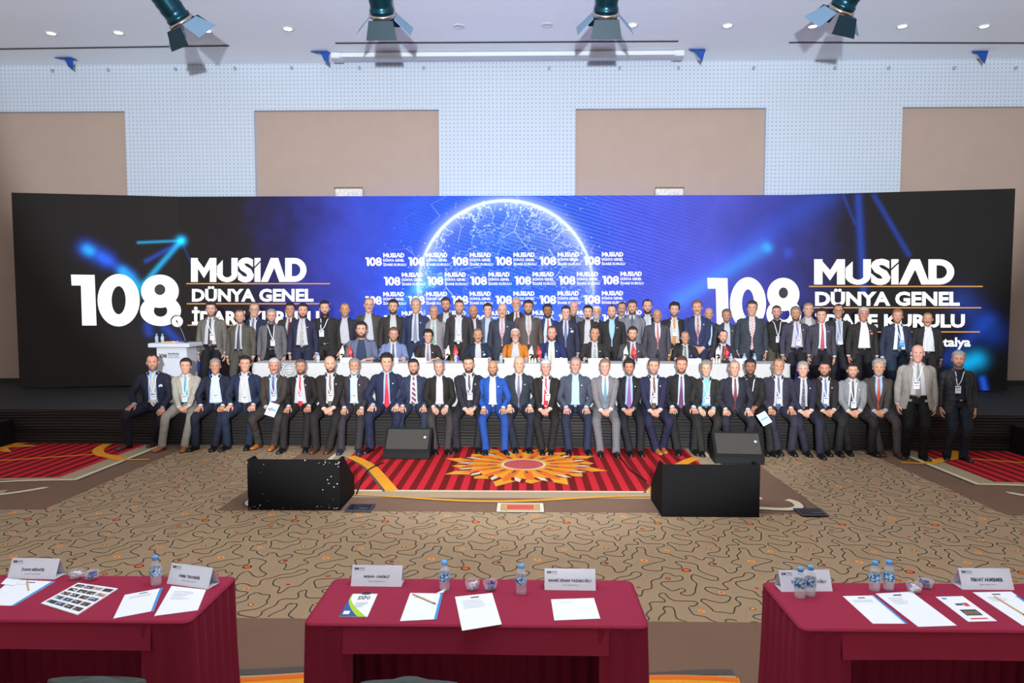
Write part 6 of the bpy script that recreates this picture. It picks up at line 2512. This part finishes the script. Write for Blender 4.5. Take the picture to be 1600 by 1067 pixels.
def typed(head=True, rows=4, edge=None):
    def fn(s, uv):
        if edge:
            quad(s, uv, edge[0], edge[1], edge[2], edge[3], 2)
        if head:
            quad(s, uv, .40, .62, .07, .105, 1, .0002)
        r2 = random.Random(rows)
        for k in range(rows):
            quad(s, uv, .16, .16 + r2.uniform(.3, .6), .17 + k * .055, .185 + k * .055, 3, .0002)
    return fn


PM = [M_PAPER, M_PRINT, M_BLUEP, M_LINEG]
G_P = 'papers on the front tables'
sheet('note_sheet', ((18, 906), (86, 909), (22, 947), (-30, 946)), 'white sheet with blue edge under an upright pencil at far left', 'paper', G_P, PM, typed(True, 1, (.93, 1.0, 0, 1)))
sheet('small_card', ((10, 905), (33, 907), (22, 916), (1, 914)), 'tiny white card in front of the leftmost name card', 'card', None, PM, typed(True, 1), lift=.0045)
sheet('note_sheet', ((195, 930), (254, 919), (240, 955), (177, 967)), 'white sheet with blue right edge beside the photo magazine', 'paper', G_P, PM, typed(True, 2, (.93, 1.0, 0, 1)))
sheet('letter_sheet', ((268, 916), (322, 922), (309, 954), (241, 963)), 'plain white letter below the right name card of the left table', 'paper', G_P, PM, typed(False, 6))


def magazine(s, uv):
    r2 = random.Random(11)
    for a in range(4):
        for b in range(5):
            u0, v0 = .05 + a * .235, .06 + b * .185
            quad(s, uv, u0, u0 + .19 + .03 * r2.random(), v0, v0 + .12, 1 + r2.randrange(4))
            for _ in range(5):
                x_, y_ = u0 + r2.uniform(.01, .14), v0 + r2.uniform(.02, .08)
                quad(s, uv, x_, x_ + r2.uniform(.02, .045), y_, y_ + r2.uniform(.02, .04), r2.randrange(5), .0003)
    quad(s, uv, .86, .98, .30, .36, 5, .0005)


sheet('magazine', ((122, 912), (184, 921), (121, 962), (64, 944)), 'open magazine page full of small photos on the left table', 'magazine', None,
      [M_PAPER, mat('photo_a', (90, 70, 60), .5, var=.5, vscale=60), mat('photo_b', (70, 84, 110), .5, var=.5, vscale=60), mat('photo_c', (190, 180, 170), .5, var=.4, vscale=60), mat('photo_d', (60, 54, 50), .5, var=.5, vscale=60), mat('photo_e', (220, 120, 60), .5, var=.3, vscale=60)], magazine, th=.006)


def brochure(s, uv):
    q = np.linspace(0, 1, 12)
    s.add([uv(0, v) for v in q] + [uv(.02 + .62 * max(0, (v - .25) / .75) ** 1.6, v) for v in q], [(i, i + 1, 12 + i + 1, 12 + i) for i in range(11)], 1)
    s.add([uv(.02 + .62 * max(0, (v - .25) / .75) ** 1.6, v) for v in q] + [uv(.06 + .9 * max(0, (v - .2) / .8) ** 1.4, v) for v in q], [(i, i + 1, 12 + i + 1, 12 + i) for i in range(11)], 2)
    text_fit(s, 'EXPO', lambda x, y, o: uv(x, y, .0004), .34, .80, .28, .10, bold=.03, mi=3, res=1)
    quad(s, uv, .08, .30, .78, .92, 0, .0006)
    for k in range(3):
        quad(s, uv, .35, .8 - k * .08, .40 + k * .08, .44 + k * .08, 4, .0004)


sheet('brochure', ((550, 929), (590, 929), (574, 965), (530, 964)), 'small brochure with blue and green swoosh on the centre table', 'brochure', None,
      [M_PAPER, mat('brochure_blue', (40, 84, 150), .5), mat('brochure_green', (170, 206, 40), .5), M_PRINT, M_LINEG], brochure, th=.004)
sheet('note_sheet', ((641, 927), (692, 928), (682, 968), (625, 971)), 'white sheet with blue right edge under a pencil on the centre table', 'paper', G_P, PM, typed(False, 1, (.93, 1.0, 0, 1)))
sheet('letter_sheet', ((711, 933), (769, 927), (784, 976), (722, 986)), 'white letter overhanging the near edge of the centre table', 'paper', G_P, PM, typed(True, 5))
sheet('letter_sheet', ((861, 937), (928, 935), (938, 967), (866, 970)), 'wide blank white sheet below the right name card of the centre table', 'paper', G_P, PM, typed(False, 1))
sheet('note_sheet', ((1317, 932), (1366, 931), (1418, 975), (1364, 975)), 'white sheet with bright blue right edge on the right table', 'paper', G_P, PM, typed(True, 2, (.93, 1.0, 0, 1)))
sheet('letter_sheet', ((1368, 928), (1424, 925), (1495, 978), (1435, 980)), 'long white letter left of the leaflet on the right table', 'paper', G_P, PM, typed(True, 4))


def leaflet(s, uv):
    quad(s, uv, .12, .3, .06, .12, 2)
    quad(s, uv, .34, .6, .30, .38, 1)
    quad(s, uv, .62, .8, .28, .42, 4)
    quad(s, uv, .22, .80, .55, .78, 1)
    for k in range(4):
        quad(s, uv, .28 + k * .12, .36 + k * .12, .62, .74, 5, .0003)
    quad(s, uv, .2, .8, .88, .92, 4, .0003)


sheet('leaflet', ((1462, 933), (1504, 932), (1558, 971), (1513, 972)), 'narrow white leaflet with a red stamp and dark picture on the right table', 'leaflet', None,
      [M_PAPER, mat('leaflet_dark', (60, 64, 76), .5), M_BLUEP, M_LINEG, mat('leaflet_red', (206, 60, 66), .5), M_GOLDC], leaflet)
sheet('letter_sheet', ((1520, 926), (1580, 925), (1650, 972), (1598, 978)), 'white sheet under a pencil at the far right edge', 'paper', G_P, PM, typed(True, 3, (.93, 1.0, .15, .6)))


def pencil(a, b, z0, z1, label):
    p, q = on_table(*a), on_table(*b)
    p, q = np.array((p[0], p[1], TZ + z0)), np.array((q[0], q[1], TZ + z1))
    s = MB()
    d = q - p
    s.tube([d * 0, d * .88], .0042, 6)
    s.tube([d * .88, d * 1.0], [.0042, .0008], 6, mi=1)
    tag(s.build('pencil', [M_PENCIL, M_PRINT], loc=tuple(p)), label, 'pencil', 'pencils on the front tables')


pencil((45, 924), (43, 909), .008, .012, 'wooden pencil on the sheet at the far left')
pencil((645, 930), (682, 946), .008, .008, 'wooden pencil lying across the sheet on the centre table')
pencil((1554, 934), (1606, 966), .008, .008, 'wooden pencil lying on the sheet at the far right edge')
# folded corner tag by the centre bottle, lanyard clip by the brochure
p = on_table(688, 925)
s = MB()
s.prism([(-.02, -.03), (.02, -.02), (.03, .04)], 0, .002)
tag(s.build('paper_tag', M_PAPER, loc=(p[0], p[1], TZ + .0045)), 'small white paper corner beside the left bottle of the centre table', 'paper')
p = on_table(573, 928)
s = MB()
s.tube([(.028 * math.cos(q), .02 * math.sin(q), .006) for q in np.arange(13) * 2 * math.pi / 12], .004, 6, caps=(False, False))
tag(s.build('lanyard_clip', mat('grey_cord', (90, 92, 104), .6), loc=(p[0], p[1], TZ)), 'dark looped cord just above the brochure on the centre table', 'cord')

# name cards of the front tables: base-left, base-right (image), text rows
G_C = 'name cards on the front tables'


def front_card(a, b, lines, label, names=True):
    p, q = on_table(*a), on_table(*b)
    w_ = np.linalg.norm(q - p)
    rz = math.atan2(q[1] - p[1], q[0] - p[0])
    c = (p + q) / 2 + np.array((-math.sin(rz), math.cos(rz), 0)) * .048
    L_ = []
    hh = .108
    L_.append(('108', -w_ * .46, -w_ * .37, .083, .096, .05))
    L_.append(('MÜSİAD', -w_ * .36, -w_ * .25, .089, .097, .02))
    L_.append(('DÜNYA GENEL', -w_ * .36, -w_ * .25, .080, .086, .0))
    for txt, u0, u1 in lines:
        L_.append((txt, w_ * u0, w_ * u1, .042, .060, .03))
    L_.append(('GENEL İDARE KURULU', -w_ * .16, w_ * .18, .024, .031, .0))
    tent_card((c[0], c[1], TZ + .001), rz, w_, L_, label, G_C, h=hh)


front_card((11, 904), (86, 905.5), [('İHSAN MİSAFİR', -.24, .24)], 'leftmost white name card on the left table')
front_card((260.5, 912), (325, 921), [('ÖMER TEKDEMİR', -.26, .26)], 'tilted white name card at the right end of the left table')
front_card((548, 916), (627, 917), [('REŞAD CABİRLİ', -.25, .25)], 'white name card at the left end of the centre table')
front_card((851, 922), (931, 923), [('BAHRİ SİNAN YAZAROĞLU', -.42, .42)], 'white name card at the right end of the centre table')
front_card((1221, 925), (1301, 924), [('İSMA', -.28, -.10), ('OĞLU', .22, .40)], 'white name card standing behind two bottles on the right table')
front_card((1504, 921.5), (1585, 922), [('FERHAT AKMERMER', -.30, .32)], 'white name card at the right edge of the right table')

G_B = 'water bottles on the front tables'
for px, pb, wh in ((241, 917, 'on the left table beside its tilted name card'), (694, 925, 'left one on the centre table beside the pencil sheet'), (814.5, 931, 'right one on the centre table beside its long name card'),
                   (1252, 937, 'front left of the pair before the right table name card'), (1268, 934, 'behind right of the pair before the right table name card'),
                   (1369, 926, 'left of the pair in the middle of the right table'), (1391, 925, 'right of the pair in the middle of the right table')):
    p = on_table(px, pb - 2)
    bottle((p[0], p[1] + .02, TZ), 'water bottle, %s' % wh, G_B, 1.0)

# glass bowls with sweets
s = MB()
s.lathe([(.002, .0), (.030, .0), (.034, .006), (.040, .03), (.043, .048), (.041, .048), (.037, .03), (.031, .009), (.002, .007)], n=20, caps=(False, False))
BOWL = s.mesh('glass_dish', M_GLASSC, True)
M_SW1, M_SW2 = mat('blue_wrapper', (40, 70, 160), .25, .4), mat('white_wrapper', (224, 222, 230), .3, .2)
for px, pb, col, wh in ((120, 907, 1, 'with white sweets on the left table'), (144, 908, 0, 'with blue sweets on the left table'), (738, 924, 1, 'with white sweets on the centre table'), (766, 924, 0, 'with blue sweets on the centre table'),
                        (1428, 928, 1, 'in front on the right table'), (1446, 921, 0, 'with blue sweets behind on the right table')):
    p = on_table(px, pb - 3)
    t = thing('glass_bowl', 'small clear glass bowl %s' % wh, 'bowl', (p[0], p[1], TZ), 0, 'glass bowls on the front tables')
    link('glass_dish', BOWL, t)
    r2 = random.Random(px)
    for k_ in range(7):
        a, r_ = r2.uniform(0, 6.28), r2.uniform(0, .02)
        s = MB()
        c = (r_ * math.cos(a), r_ * math.sin(a), .016 + k_ * .0035)
        an = r2.uniform(0, 6.28)
        dv = np.array((math.cos(an), math.sin(an), 0))
        c = np.array(c)
        s.tube([c - dv * .016, c - dv * .009, c - dv * .006, c + dv * .006, c + dv * .009, c + dv * .016], [.008, .003, .0075, .0075, .003, .008], 6)
        tag(s.build('wrapped_sweet', M_SW1 if col == 0 or k_ % 4 == 3 else M_SW2, loc=(p[0], p[1], TZ)), ('blue' if col == 0 or k_ % 4 == 3 else 'white') + ' wrapped sweet in the bowl %s' % wh, 'sweet', 'sweets in bowl %d' % px)

# backs of two chairs standing close to the camera, their tops just in frame
M_UPH = mat('grey_green_upholstery', (66, 72, 68), .8, var=.1, vscale=20)
for px, wh in ((150, 'left'), (640, 'centre')):
    p = at_y(px, 1062, 2.62)
    t = thing('conference_chair', 'grey-green padded chair at the burgundy %s table, only its top visible' % wh, 'chair', (p[0], 2.86, 0), 0, 'padded chairs at the front tables')
    s = MB()
    rings = []
    for zz, hw_, yy in ((.48, .20, .20), (.60, .22, .21), (.75, .225, .225), (.88, .20, .235), (p[2] - .02, .14, .24), (p[2], .05, .242)):
        rings.append(np.array([(hw_ * math.copysign(abs(math.cos(a)) ** .8, math.cos(a)), -yy + .0 + .03 * math.sin(a), zz) for a in np.arange(16) * 2 * math.pi / 16]))
    s.loft(rings)
    s.build('backrest', M_UPH, t, True)
    s = MB()
    s.bbox((0, .03, .44), (.46, .44, .07), .025)
    s.build('seat', M_UPH, t)
    for sx in (-.19, .19):
        for sy in (-.16, .22):
            s = MB()
            s.tube([(sx, sy, 0), (sx * .95, sy * .95, .42)], .013, 8)
            s.build('leg', M_STEEL, t)
